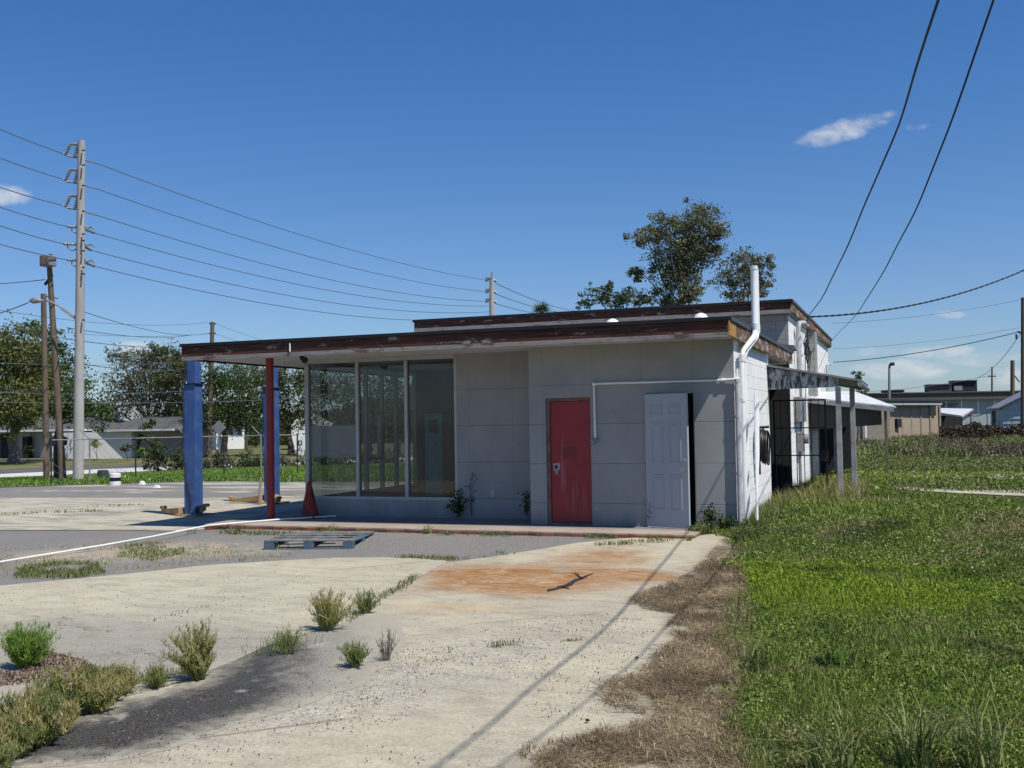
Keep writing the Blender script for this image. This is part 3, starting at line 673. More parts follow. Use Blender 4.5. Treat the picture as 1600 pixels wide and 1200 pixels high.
# ------------------------------------------------------------------ the station building
B = empty('station_building', (0, 0, .15), 'abandoned grey flat roofed service station with one red and one white door', 'building')
fw = MB()
fw.box(-3.2, -2.93, 0, .16, .15, 2.93); fw.box(-2.20, -1.335, 0, .16, .15, 2.93); fw.box(-.60, 0, 0, .16, .0, 2.93)
fw.box(-2.93, -2.20, 0, .16, 2.12, 2.93); fw.box(-1.335, -.60, 0, .16, 2.155, 2.93)
fw.box(-3.2, -3.04, .16, .75, .15, 2.93)
front = fw.build('front_wall', 'facade', B)
tb = MB(); tb.tube([(-.9-1.22, -.012, .42), (-2.12, .02, .42)], .03, 10); tb.build('round_cover_plate', 'conduit', front)
MB().box(-4.82, -3.2, .75, .90, .15, 2.93).build('recessed_wall', 'facade', B)
MB().box(-4.18, -4.10, .735, .75, .52, .62).build('outlet_box', 'conduit', B)
MB().box(-7.78, -4.82, .75, .90, .15, .45).build('bulkhead', 'facade', B)
MB().box(-7.78, -7.63, .90, 7.6, .15, .42).build('side_bulkhead', 'facade', B)
sw = MB(); sw.box(-.15, .004, .012, 4.08, -.1, 2.93); sw.box(-1.1, -.15, 3.93, 4.08, 0, 2.93); sw.box(-1.2, -1.1, 4.08, 7.75, 0, 2.93)
sw.build('side_wall', 'white_block', B)
dk = MB(); dk.box(-1.098, -1.05, 4.5, 5.5, .25, 2.3); dk.box(-1.09, -.002, 7.735, 7.765, .1, 2.92); dk.box(-1.098, -.12, 4.085, 4.10, .2, 2.92); dk.box(-1.098, -1.085, 5.52, 7.7, .2, 2.92); dk.build('alcove_door_and_shade', 'dark', B)  # dark door, plus dark sheets added to stand in for the alcove's shade
# interior
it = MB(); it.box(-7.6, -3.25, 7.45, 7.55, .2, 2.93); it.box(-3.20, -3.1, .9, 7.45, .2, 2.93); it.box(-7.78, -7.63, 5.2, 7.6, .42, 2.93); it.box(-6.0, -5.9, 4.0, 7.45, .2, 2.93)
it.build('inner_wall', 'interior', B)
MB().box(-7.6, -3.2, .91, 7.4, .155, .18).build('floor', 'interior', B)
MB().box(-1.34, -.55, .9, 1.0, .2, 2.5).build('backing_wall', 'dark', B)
# windows: frame with panes, front
WX = [-7.70, -6.685, -5.73, -4.82]
wf = MB(); wf.box(-7.745, -4.82, .765, .835, 2.86, 2.93); wf.box(-7.745, -4.82, .762, .838, .45, .50)
for i, x in enumerate(WX): wf.box(x-(.045 if i == 0 else .03 if i < 3 else .0), x+(.03 if i < 3 else .045), .745, .845, .502, 2.858)
frame = wf.build('window_frame', 'alu', B, bevel=.004)
for i in range(3): MB().box(WX[i]+.03, WX[i+1]-.03+(.03 if i == 2 else 0), .795, .801, .50, 2.86).build('pane', 'glass', frame)
MB().box(WX[0]+.031, WX[1]-.031, .803, .806, 1.1, 1.95).build('window_film', 'film', frame, label='cloudy white film across the left pane')
sf = MB(); SY = [.9, 2.95, 3.9, 5.2]
sf.box(-7.745, -7.675, .9, 5.2, 2.86, 2.93); sf.box(-7.745, -7.675, .9, 5.2, .42, .47)
for y in (2.95, 3.62, 4.25, 5.16): sf.box(-7.75, -7.67, y-.03, y+.03, .472, 2.858)
sf.box(-7.745, -7.675, 2.98, 3.59, 1.05, 1.10); sf.box(-7.76, -7.66, 3.05, 3.10, 1.1, 1.95); sf.box(-7.76, -7.66, 3.50, 3.55, 1.1, 1.95); sf.box(-7.76, -7.66, 3.05, 3.55, 1.95, 2.0)
sfr = sf.build('side_window_frame', 'alu', B)
for a, b in ((.9, 2.92), (2.98, 3.59), (3.65, 4.22), (4.28, 5.13)): MB().box(-7.713, -7.707, a, b, .47, 2.86).build('pane', 'glass', sfr)
# red column
mb = MB(); mb.lathe((-7.91, -.10, .15), [(.085, 0), (.085, .012), (.068, .014), (.068, 2.78)], 20); mb.build('red_column', 'redpaint', B, smooth=True)
# lower roof
rf = MB().box(-9.10, .06, -.86, 7.6, 2.96, 3.14).build('lower_roof', 'roof', B)
MB().box(-9.09, .05, -.85, 7.58, 2.93, 2.96).build('soffit', 'soffit', rf)
MB().box(-9.13, .075, -.895, -.86, 2.955, 3.12).build('fascia_board', 'fascia', rf, bevel=.003, label='dark weathered front fascia board')
MB().box(-9.13, .075, -.90, -.862, 2.885, 2.953).build('trim_strip', 'trim', rf, bevel=.003)
MB().box(-9.15, .10, -.925, -.86, 3.122, 3.175).build('drip_edge', 'drip', rf, bevel=.003)
MB().box(.06, .095, -.30, 7.5, 2.90, 3.12).build('fascia_board', 'fascia_side', rf, bevel=.003)
MB().box(.06, .097, -.89, -.31, 2.91, 3.12).build('fascia_board', 'fascia_new', rf, bevel=.003, label='raw yellow wood at the roof corner')
MB().box(.06, .122, -.86, 7.5, 3.122, 3.178).build('drip_edge', 'drip_side', rf, bevel=.003)
MB().box(-9.13, -9.10, -.85, 7.6, 2.90, 3.12).build('fascia_board', 'fascia', rf)
MB().box(-9.15, .12, -.86, 7.6, 3.142, 3.160).build('roof_felt', 'roof', rf)
cl = MB(); cl.tube([(-6.98, -.91, 3.10), (-6.98, -.915, 2.96)], .012, 6); cl.build('conduit_clip', 'pvc', rf)
fl = MB(); fl.tube([(-7.0, -.55, 2.93), (-6.95, -.6, 2.87), (-6.86, -.65, 2.83)], [.03, .04, .055], 10); fl.build('soffit_lamp', 'dark', rf)
for (px, py) in ((957, 498), (1095, 489)):
    p = ony(px, py, 5.2); mb = MB(); mb.lathe((p[0], 5.2, 3.16), [(.14, 0), (.14, p[2]-3.42), (.17, p[2]-3.34), (.155, p[2]-3.27), (.10, p[2]-3.19), (.03, p[2]-3.16)], 20)
    mb.build('roof_vent', 'pvc', rf, smooth=True)
# gutter junk at the roof junction
jk = MB()
for i in range(9):
    x = -.9+.1*i; jk.hexa([(x, 7.3, 3.17), (x+.25, 7.2, 3.17), (x+.3, 7.4, 3.17), (x, 7.45, 3.17)], [(x, 7.35, 3.25+.06*random.random()), (x+.2, 7.25, 3.22), (x+.25, 7.4, 3.3), (x, 7.45, 3.33)])
jk.build('torn_flashing', 'panel', rf)
# upper block
UB = MB(); UB.box(-8.75, -.002, 7.76, 7.95, 2.9, 3.99); ub = UB.build('upper_front_wall', 'grey_block', B)
UB = MB(); UB.box(-8.75, -.16, 7.96, 19.6, -1, 3.985); UB.box(-.155, 0, 7.78, 19.6, -.2, 3.985); UB.box(-1.2, -.16, 7.77, 7.94, -.1, 2.89); ub2 = UB.build('upper_side_wall', 'white_block', B)
MB().box(0.002, .20, 12.2, 12.8, 0, 4.0).build('wall_pier', 'grey_block', B)
MB().box(0.01, .22, 12.12, 12.85, 4.0, 4.02).build('pier_cap', basic('salmon_paint', (.55, .22, .17)), B)
ur = MB().box(-8.82, .07, 7.56, 19.9, 4.0, 4.29).build('upper_roof', 'roof', B)
MB().box(-8.85, .085, 7.525, 7.56, 4.085, 4.235).build('fascia_board', 'fascia', ur, bevel=.003)
MB().box(-8.85, .085, 7.52, 7.562, 4.0, 4.083).build('trim_strip', 'trim', ur, bevel=.003)
MB().box(-8.88, .12, 7.49, 7.56, 4.237, 4.30).build('drip_edge', 'drip', ur, bevel=.003)
MB().box(.07, .105, 7.56, 19.85, 4.03, 4.235).build('fascia_board', 'fascia_side', ur, bevel=.003)
MB().box(.07, .13, 7.56, 19.9, 4.237, 4.302).build('drip_edge', 'drip_side', ur, bevel=.003)
# red door
fr = MB(); fr.box(-2.93, -2.875, .03, .13, .15, 2.12); fr.box(-2.215, -2.20, .03, .13, .15, 2.12); fr.box(-2.875, -2.215, .03, .13, 2.07, 2.12); fr.box(-2.93, -2.2, .02, .13, .152, .185)
fr.build('door_frame', 'rustframe', B)
rd = MB().box(-2.872, -2.218, .06, .10, .19, 2.065).build('red_door', 'reddoor', B, bevel=.003, label='scuffed red steel door')
lp = MB(); lp.hexa([(-2.83, .052, .98), (-2.73, .052, 1.0), (-2.73, .06, 1.0), (-2.83, .06, .98)], [(-2.84, .052, 1.10), (-2.72, .052, 1.11), (-2.72, .06, 1.11), (-2.84, .06, 1.10)])
lp.box(-2.80, -2.76, .053, .06, .93, .985); lp.build('lock_plate', 'galv', rd)
MB().tube([(-2.785, .048, 1.045), (-2.785, .058, 1.045)], .026, 12).build('knob_hole', 'iron', rd)
# white six panel door, hung on the left and ajar outwards
ang = math.radians(-23.5); hg = Vector((-1.325, .0, 0))
def dr(x, y): return (hg.x+x*math.cos(ang)-y*math.sin(ang), hg.y+x*math.sin(ang)+y*math.cos(ang))
def dbox(m, x0, x1, y0, y1, z0, z1, ins=0, insz=0):
    lo = [(*dr(x0, y1), z0), (*dr(x1, y1), z0), (*dr(x1, y1), z1), (*dr(x0, y1), z1)]
    hi = [(*dr(x0+ins, y0), z0+insz), (*dr(x1-ins, y0), z0+insz), (*dr(x1-ins, y0), z1-insz), (*dr(x0+ins, y0), z1-insz)]
    m.hexa(lo, hi)
wdm = MB(); dbox(wdm, .0, .762, -.035, 0, .165, 2.14); wd = wdm.build('white_door', 'doorwhite', B, bevel=.002, label='white six panel door standing ajar')
for x0, x1 in ((.115, .33), (.435, .65)):
    for z0, z1 in ((.42, .94), (1.12, 1.72), (1.83, 1.98)):
        pm = MB()
        for a0, a1, b0, b1 in ((x0, x1, z0, z0+.018), (x0, x1, z1-.018, z1), (x0, x0+.018, z0+.018, z1-.018), (x1-.018, x1, z0+.018, z1-.018)): dbox(pm, a0, a1, -.043, -.035, b0, b1, .004, .004)
        dbox(pm, x0+.04, x1-.04, -.043, -.035, z0+.04, z1-.04, .012, .012)
        pm.build('door_panel', 'doorwhite', wd)
kb = MB(); kb.tube([(*dr(.69, -.034), 1.02), (*dr(.69, -.075), 1.02), (*dr(.69, -.10), 1.02)], [.014, .016, .027], 12); kb.tube([(*dr(.69, -.034), 1.02), (*dr(.69, -.042), 1.02)], .033, 14); kb.build('knob', 'brass', wd, smooth=True)
kb = MB(); kb.tube([(*dr(.69, -.034), 1.15), (*dr(.69, -.048), 1.15)], .03, 14); kb.build('deadbolt', 'conduit', wd)
frw = MB(); frw.box(-1.335, -1.325, .03, .13, .15, 2.155); frw.box(-.615, -.60, .04, .13, .15, 2.155); frw.box(-1.325, -.615, .04, .13, 2.145, 2.155); frw.build('door_frame', 'white', B)
# surface conduit with hose tap
cp = MB(); cp.tube([(.06, -.035, 2.33), (-.2, -.03, 2.32), (-2.06, -.03, 2.325), (-2.12, -.03, 2.31), (-2.125, -.03, 2.26), (-2.12, -.03, 1.50)], .019, 10)
for q in ((.06, -.035, 2.33), (-.15, -.03, 2.32), (-2.12, -.03, 2.32)): cp.tube([(q[0]-.03, q[1], q[2]), (q[0]+.03, q[1], q[2])], .028, 10)
pc = cp.build('water_pipe', 'pvc', B, smooth=True)
tp = MB(); tp.tube([(-2.12, -.03, 1.50), (-2.12, -.03, 1.42)], .028, 10); tp.tube([(-2.20, -.05, 1.46), (-2.05, -.05, 1.46)], .014, 8); tp.tube([(-2.12, -.03, 1.46), (-2.12, -.10, 1.44), (-2.12, -.11, 1.38)], .013, 8); tp.build('tap', 'galv', pc)
# grey corner pipe and vent stacks
gp = MB(); gp.tube([(.05, -.052, 2.33), (.05, -.055, .1)], .034, 14)
for z in (2.30, 1.78, .95): gp.tube([(.05, -.052, z-.02), (.05, -.052, z+.02)], .040, 14)
gp.build('corner_pipe', 'conduit', B, smooth=True)
for k, (yd, yu, r, ru, lab) in enumerate(((.14, 1.12, .035, .052, 'fat white vent stack at the corner'), (.42, 1.38, .028, .036, 'thin white vent stack at the corner'))):
    t_ = MB(); x0 = .10
    pth = [(x0, yd, .12), (x0, yd, 2.66), (x0+.02, yd+.05, 2.76), (x0+.07, yu-.08, 3.03), (x0+.08, yu, 3.14), (x0+.08, yu, 4.12)]
    t_.tube(pth, [r, r, r*1.05, ru*.9, ru, ru], 14)
    t_.tube([(x0, yd, 2.60), (x0, yd, 2.70)], r*1.25, 14); t_.tube([(x0+.08, yu, 3.12), (x0+.08, yu, 3.24)], ru*1.15, 14)
    if k == 0: t_.tube([(x0+.08, yu, 4.08), (x0+.08, yu, 4.14)], ru*1.12, 14); t_.tube([(x0, yd, 2.0), (x0, yd, 2.05)], r*1.2, 14)
    t_.build('vent_stack', 'pvc', B, smooth=True, label=lab)
# porch over the alcove
pr = MB(); pr.prism([(-.02, 2.27), (1.24, 2.29), (1.24, 2.44), (-.02, 2.68)], 3.88, 3.93); porch = pr.build('porch_gable', 'mold', B)
q = MB(); q.hexa([(.01, 3.80, 2.69), (1.60, 3.80, 2.375), (1.60, 7.3, 2.375), (.01, 7.3, 2.69)], [(.01, 3.80, 2.725), (1.62, 3.80, 2.405), (1.62, 7.3, 2.405), (.01, 7.3, 2.725)]); q.build('porch_roof', 'galv', porch)
q = MB()
for yy in (4.3, 5.2, 6.1, 7.0): q = MB(); q.hexa([(.01, yy, 2.60), (1.50, yy, 2.30), (1.50, yy+.05, 2.30), (.01, yy+.05, 2.60)], [(.01, yy, 2.685), (1.50, yy, 2.375), (1.50, yy+.05, 2.375), (.01, yy+.05, 2.685)]); q.build('rafter', 'post', porch)
q = MB(); q.tube([(1.60, 3.8, 2.33), (1.60, 7.3, 2.31)], .05, 8); q.build('gutter', 'galv', porch)
for (x, y, a) in ((1.22, 3.9, 1), (1.41, 4.85, 0)):
    z0 = float(zt(x, y))-.1; MB().box(x-.045, x+.045, y+.0, y+.09, z0, 2.285).build('porch_post', 'post', porch, bevel=.004)
# iron security gate
gt = MB(); gy = 5.0; gx0, gx1 = -.04, .93; z0, z1 = .40, 2.10
gt.box(gx0, gx0+.03, gy, gy+.03, .15, z1); gt.box(gx1-.03, gx1, gy, gy+.03, .22, z1); gt.box(gx0+.03, gx1-.03, gy, gy+.028, z1-.03, z1)
for z in (.44, 1.03, 1.55): gt.box(gx0+.03, gx1-.03, gy+.004, gy+.024, z, z+.022)
for i in range(1, 7): x = gx0+(gx1-gx0)*i/7; gt.box(x-.007, x+.007, gy+.006, gy+.020, .30, z1-.03)
gate = gt.build('security_gate', 'iron', B)
lk = MB().box(gx1-.14, gx1+.02, gy-.03, gy+.05, .93, 1.13).build('lock_box', 'iron', gate, bevel=.005)
# meter, louvre box and conduits on the side wall
eb = MB().box(.004, .14, 8.4, 9.9, 1.66, 2.22).build('louvre_box', 'galv', B, bevel=.01)
mt_ = MB(); mt_.box(.004, .16, 8.75, 9.05, 1.0, 1.42); mt_.tube([(.16, 8.9, 1.28), (.26, 8.9, 1.28)], .11, 16); mt_.tube([(.06, 8.9, 1.0), (.06, 8.9, .2)], .035, 8); mt_.tube([(.06, 9.5, 2.9), (.06, 9.5, .9)], .03, 8)
mt_.build('electric_meter', 'galv', B)
md = MB(); md.tube([(.10, 8.9, 2.5), (.10, 8.9, 3.78), (.12, 8.95, 3.9), (.2, 9.15, 3.92), (.26, 9.25, 3.84)], .055, 12); md.build('service_mast', 'conduit', B, smooth=True); md = MB(); md.tube([(.08, 17.9, 2.3), (.08, 17.9, 3.35), (.16, 18.0, 3.4)], .04, 8); md.build('service_mast', 'conduit', B, smooth=True)
# loops of service wire
sl = MB()
for k in range(4):
    pts = []; c0 = Vector((.16, 9.9+.25*k, 3.45-.07*k)); r = .22+.05*k
    for i in range(15): a = math.pi*(.35+1.75*i/14); pts.append(c0+Vector((.02*math.sin(i), math.cos(a)*r*1.2, math.sin(a)*r+.05*math.sin(i*1.3+k))))
    sl.tube(pts, .013, 5)
sl.tube([(.26, 9.25, 3.86), (.2, 9.9, 3.75), (.15, 10.7, 3.95), (.13, 11.2, 4.2)], .014, 5); sl.tube([(.26, 9.25, 3.86), (.2, 10.0, 3.60), (.15, 10.9, 3.9), (.13, 11.3, 4.2)], .014, 5)
sl.tube([(.12, 10.3, 3.3), (.10, 10.35, 2.9), (.12, 10.3, 2.78)], .011, 5); sl.tube([(.13, 11.2, 3.5), (.10, 10.4, 2.5), (.1, 10.2, 2.2)], .009, 5)
sl.tube([(.15, 10.1, 3.38), (.15, 10.0, 3.24)], .04, 6); sl.tube([(.15, 10.5, 3.62), (.15, 10.5, 3.44)], .04, 6)
sl.build('service_wires', 'wire', B)
# second lean-to farther along the wall
ln = MB(); ln.hexa([(.01, 11.9, 2.24), (2.10, 11.6, 1.955), (.95, 15.5, 2.45), (.01, 16, 2.46)], [(.01, 11.9, 2.28), (2.10, 11.6, 1.99), (.95, 15.5, 2.49), (.01, 16, 2.50)])
lean = ln.build('lean_to_roof', 'metalroof', B)
ln = MB(); ln.hexa([(.01, 11.78, 2.13), (2.05, 11.52, 1.86), (2.05, 11.56, 1.86), (.01, 11.84, 2.13)], [(.01, 11.78, 2.235), (2.05, 11.52, 1.952), (2.05, 11.56, 1.952), (.01, 11.84, 2.235)]); ln.build('lean_to_fascia', 'post', lean)
ln = MB(); ln.hexa([(.03, 12.0, 1.45), (1.75, 12.0, 1.55), (1.75, 12.03, 1.55), (.03, 12.03, 1.45)], [(.03, 12.0, 2.12), (1.75, 12.0, 1.90), (1.75, 12.03, 1.90), (.03, 12.03, 2.12)]); ln.build('shade_panel', 'panel', lean)
MB().box(1.81, 1.88, 11.9, 11.97, .1, 1.93).build('lean_to_post', 'polewood', lean, bevel=.004)
MB().box(.5, .62, 13.5, 13.62, .0, 2.1).build('lean_to_post', 'post', lean)
ln = MB(); ln.box(.02, .9, 14.6, 14.7, .1, 2.2); ln.build('dark_back_panel', 'dark', lean)

# ------------------------------------------------------------------ things round the station
hb = MB()
for k in range(7):
    pts = []; ro = .265-.012*(k % 3)
    for i in range(29):
        a = 2*math.pi*i/28; pts.append((.06+.025*k+.006*math.sin(a*3+k), 2.02+math.cos(a)*ro, 1.33+math.sin(a)*ro*1.04-.01*k))
    hb.tube(pts, .0145, 7, cap=False)
hb.tube([(.09, 1.86, 1.12), (.10, 1.84, .98), (.10, 1.83, .84)], .016, 7); hb.tube([(.05, 2.02, 1.60), (.24, 2.02, 1.61)], .02, 6); hb.tube([(.12, 2.05, 1.07), (.16, 2.02, 1.0), (.18, 2.06, 1.08)], .02, 6)
tag(hb.build('garden_hose', 'black', smooth=True), 'coil of black hose hanging on the white side wall', 'hose')
for k, (y0, y1, xt, lab) in enumerate(((.0, .42, .15, 'white plastic rod leaning by the corner, nearest the grey pipe'), (.12, .62, .16, 'white plastic rod leaning by the corner, middle one of three'), (.25, .72, .17, 'white plastic rod leaning by the corner, nearest the black hose'))):
    p = MB(); p.tube([(.30-.03*k, y0-.1, .10), (.26, (y0+y1)/2, 1.2), (.245, y1, 2.12-.04*k)], .017, 8)
    tag(p.build('plastic_rod', 'pvc', smooth=True), lab, 'pipe', 'white rods leaning at the corner')
# long white pipe lying over the slab
lp0 = onz(0, 878, .03); lp1 = Vector((-7.04, .61, .175)); e0 = Vector(lp0)+(Vector(lp0)-Vector((-8.3, -1.1, .2)))*.35; e0.z = .035
edge = Vector((-7.55, -.46, .178))
pts = [lp1, Vector((-7.3, .05, .174)), Vector((-7.62, -.5, .17)), Vector((-7.95, -1.35, .12)), Vector((-8.38, -3.2, .05)), Vector(lp0), e0]
P0 = Vector((-7.62, -.5, .178))
line = [onz(525, 806, .175), onz(430, 812, .175), onz(325, 821, .165), onz(240, 838, .10), onz(160, 852, .06), onz(80, 865, .04), onz(0, 878, .035), onz(-120, 892, .035)]
mb = MB(); mb.tube(line, .0135, 8); tag(mb.build('long_pipe', 'pvc', smooth=True), 'long white plastic pipe lying from the slab out over the lot', 'pipe')
# cone
cn_ = empty('traffic_cone', (-7.46, .42, .15), 'dirty dark orange traffic cone in front of the left window', 'traffic cone')
MB().hexa([(-7.68, .20, .152), (-7.24, .20, .152), (-7.24, .64, .152), (-7.68, .64, .152)], [(-7.67, .21, .185), (-7.25, .21, .185), (-7.25, .63, .185), (-7.67, .63, .185)]).build('base', 'cone', cn_, bevel=.006)
MB().lathe((-7.46, .42, .185), [(.165, 0), (.16, .012), (.035, .56), (.030, .60), (.018, .602)], 24).build('cone_body', 'cone', cn_, smooth=True)
# pallet
def pallet():
    o = onz(423, 861, 0); o2 = onz(535, 860, 0); o3 = onz(590, 848, 0)
    root = empty('wooden_pallet', (-5.75, -2.05, .0), 'broken blue-grey wooden pallet lying on the asphalt', 'pallet', rz=math.radians(14))
    base = wm(root); L, W = 1.30, 1.22
    def part(name, boxes, mt):
        m = MB()
        for b in boxes:
            c = MB().box(*b); m.add([base@Vector(v) for v in c.v], c.f)
        return m.build(name, mt, root, bevel=.003)
    ys = (-W/2+.05, 0, W/2-.05); xs = (-L/2, -.07, L/2-.15)
    for x in xs:
        for y in ys: part('block', [(x, x+.15, y-.05, y+.05, .022, .10)], 'palletb')
        part('stringer', [(x+.002, x+.148, -W/2, W/2, .102, .118)], 'palletb')
    for y in ys: part('bottom_board', [(-L/2, L/2, y-.05, y+.05, .0, .020)], 'palletb')
    dk = [(-L/2, L/2, y, y+.095, .120, .138) for y in (-.61, -.47)] + [(-L/2+.0, L/2-.35, y, y+.09, .120, .138) for y in (-.2, .08)] + [(-L/2, L/2, y, y+.10, .120, .138) for y in (.30, .49)]
    for b_ in dk: part('deck_board', [b_], 'palletw')
pallet()
# teal cabinet and shelf in the show room
tc = empty('teal_cabinet', (-7.3, 5.5, .18), 'tall teal cabinet seen through the right window pane', 'cabinet')
MB().box(-7.55, -7.12, 5.3, 5.7, .18, 1.98).build('body', 'teal', tc, bevel=.01); MB().box(-7.45, -7.22, 5.29, 5.30, 1.55, 1.85).build('door', 'dark', tc); MB().box(-7.36, -7.33, 5.27, 5.30, 1.1, 1.35).build('handle', 'alu', tc)
tb_ = empty('worktable', (-4.3, 3.2, .18), 'dark table standing inside behind the right pane', 'table')
MB().box(-4.9, -3.5, 2.9, 3.5, .85, .9).build('top', 'interior', tb_)
for (x, y) in ((-4.85, 2.95), (-3.6, 2.95), (-4.85, 3.4), (-3.6, 3.4)): MB().box(x, x+.05, y, y+.05, .18, .85).build('leg', 'dark', tb_)
# car lift posts
def lift(x, y, zb, ztop_, neck, label, arms):
    r = empty('car_lift_post', (x, y, zb), label, 'car lift', 'two blue posts of the car lift')
    MB().box(x-.145, x+.125, y-.12, y+.12, zb, neck-.0).build('column', 'bluepaint', r, bevel=.008)
    MB().box(x-.18, x+.155, y-.15, y+.15, neck, neck+.02).build('collar', 'bluedark', r)
    MB().box(x-.09, x+.115, y-.09, y+.09, neck+.02, ztop_).build('extension', 'bluepaint', r, bevel=.006)
    MB().box(x-.28, x+.28, y-.28, y+.28, zb-.01, zb+.03).build('base_plate', 'yellow', r, bevel=.004)
    c = MB(); pts = [(x-.08, y-.11, ztop_-.05), (x-.16, y-.16, neck-.1), (x-.13, y-.14, neck-.7), (x-.17, y-.14, neck-1.3), (x-.08, y-.14, neck-1.9), (x+.02, y-.14, neck-2.3), (x+.0, y-.14, zb+.1)]; c.tube(pts, .012, 6); c.build('hose', 'dark', r)
    bt = MB()
    for i in range(5): MB().tube([(x-.24+.12*i, y-.24, zb+.03), (x-.24+.12*i, y-.24, zb+.06)], .018, 6).build('anchor_bolt', 'rustframe', r)
    for a in arms:
        m = MB(); p0 = Vector((x+a[0], y+a[1], zb+a[4])); p1 = Vector((x+a[2], y+a[3], zb+a[5])); d = (p1-p0).normalized(); s = Vector((-d.y, d.x, 0))
        u = Vector((0, 0, 1)); w0, w1, h0, h1 = .09, .05, .13, .07
        m.hexa([p0-s*w0, p1-s*w1, p1+s*w1, p0+s*w0], [p0-s*w0+u*h0, p1-s*w1+u*h1, p1+s*w1+u*h1, p0+s*w0+u*h0])
        m.lathe(p1+u*.0, [(.07, h1), (.07, h1+.05), (.05, h1+.06)], 12)
        m.build('arm', 'yellow', r, bevel=.004)
lift(-10.99, 1.84, .01, 3.12, 2.62, 'nearer blue lift post left of the red column', ((-.2, -.1, -.95, .25, .03, .03), (.13, .0, .23, .08, .04, .10)))
lift(-11.22, 4.94, .01, 3.12, 2.62, 'farther blue lift post directly behind the red column', ((-.2, -.1, -1.0, -.15, .06, .03), (.13, -.1, .36, -.3, .08, .05)))
m = MB(); m.tube([(-11.25, 4.5, .05), (-11.20, 4.45, .62)], [.055, .022], 8); tag(m.build('faded_cone', basic('pale_pink_plastic', (.46, .33, .25))), 'thin faded pink post cone behind the red column', 'cone')
m = MB(); a, b = gr(438, 776), gr(520, 782)
z = float(zt(a[0], a[1])); tag(MB().box(-9.4, -7.9, 6.7, 6.85, .0, .16).build('parking_curb', 'curb', bevel=.02), 'white concrete curb on the ground behind the traffic cone', 'curb')

# ------------------------------------------------------------------ poles and wires
def wire(name, a, b, sag, r, label, cat='cable', group=None, m='wire', n=28, tw=0, mid=None):
    a = Vector([float(q) for q in a]); b = Vector([float(q) for q in b]); pts = []
    for i in range(n+1):
        t = i/n; p = a.lerp(b, t); p.z -= 4*sag*t*(1-t); pts.append(p)
    mb = MB(); mb.tube(pts, r, 6)
    if tw:
        for s in range(2):
            q = []
            for i in range(len(pts)*8-7):
                k = i/8; j = min(int(k), len(pts)-2); p = pts[j].lerp(pts[j+1], k-j); an = i*.55+s*math.pi
                q.append(p+Vector((0, math.cos(an)*tw, math.sin(an)*tw)))
            mb.tube(q, r, 5)
    return tag(mb.build(name, m, smooth=True), label, cat, group)
def polygonal(name, pts, r, label, m='wire', group=None, wob=0):
    """smooth cable through points"""
    P = [Vector([float(q) for q in p]) for p in pts]; out = []
    for i in range(len(P)-1):
        p0, p1, p2, p3 = P[max(i-1, 0)], P[i], P[i+1], P[min(i+2, len(P)-1)]
        for k in range(10):
            t = k/10; out.append(.5*((2*p1)+(-p0+p2)*t+(2*p0-5*p1+4*p2-p3)*t*t+(-p0+3*p1-3*p2+p3)*t**3))
    out.append(P[-1]); 
    if wob: out = [p+Vector((random.uniform(-wob, wob), 0, random.uniform(-wob, wob))) for p in out]
    mb = MB(); mb.tube(out, r, 6); return tag(mb.build(name, m, smooth=True), label, 'cable', group)
def onplane(px, py, A, Bp):
    """point of the pixel ray in the vertical plane through A and B"""
    A = np.array(A, float); Bp = np.array(Bp, float); d = ray(px, py); n_ = np.array([-(Bp-A)[1], (Bp-A)[0], 0.])
    t = ((A-CAM)@n_)/(d@n_); return CAM+d*t
# transmission pole
base = gr(122, 752); D1 = float(pix(base)[2]); sc = D1/FPX
def at1(px, py, dd=0): return dep(px, py, D1+dd)
TP = empty('transmission_pole', base, 'tall pale concrete power pole with insulators, tallest of the poles at left', 'utility pole')
top = at1(127.5, 220)
mb = MB(); mb.tube([base-np.array([0, 0, .3]), top], [.185, .125], 16); mb.build('shaft', 'poleconc', TP, smooth=True)
attL = []; attR = []
for (yb, xl, yl) in ((226, 98, 241), (266, 95, 281), (307, 95, 324)):
    c = at1(127, yb); arm = MB(); e = at1(107, yb); arm.tube([c, at1(115, yb-1), e], [.055, .05, .04], 8)
    t0 = at1(99, yb+14); t1 = at1(118, yb+20); arm.tube([t0, at1(106, yb+18), t1], .035, 6)
    arm.tube([t1, at1(151, yb+29, 1.0)], .03, 6)
    ar = arm.build('insulator_arm', 'galv', TP)
    ins = MB()
    for (a, b) in ((at1(109, yb+1), at1(103, yb+15)), (at1(121, yb+2), at1(117, yb+18))):
        a = Vector(a); b = Vector(b)
        prof = []; pts = []
        for i in range(13): pts.append(a.lerp(b, i/12)); prof.append(.065 if i % 2 else .035)
        ins.tube(pts, prof, 8)
    ins.build('insulator', 'insul', ar)
    attL.append(t0); attR.append(at1(151, yb+29, 1.0))
for (yb, xl, xr) in ((355, 105, 148), (382, 99, 143), (407, 105, 148)):
    c = at1(126, yb); arm = MB(); L0 = at1(xl, yb-1); R0 = at1(xr, yb+9, .8)
    for (a, b) in ((at1(121, yb), L0), (at1(130, yb+2), R0)):
        a = Vector(a); b = Vector(b); pts = []; prof = []
        for i in range(9): pts.append(a.lerp(b, i/8)); prof.append(.06 if i % 2 else .03)
        arm.tube(pts, prof, 8)
    lp_ = [Vector(at1(xl+6, yb-1))]+[Vector(at1(xl+8+i*4.2, yb+6+3.5*math.sin(i)))for i in range(4)]
    lp2 = [Vector(at1(131+i*4, yb-6+4*math.sin(i*1.4)+i*3)) for i in range(5)]
    arm.tube(lp_, .025, 5); arm.tube(lp2, .028, 5)
    arm.build('insulator_arm', 'insul', TP); attL.append(L0); attR.append(R0)
bt = MB()
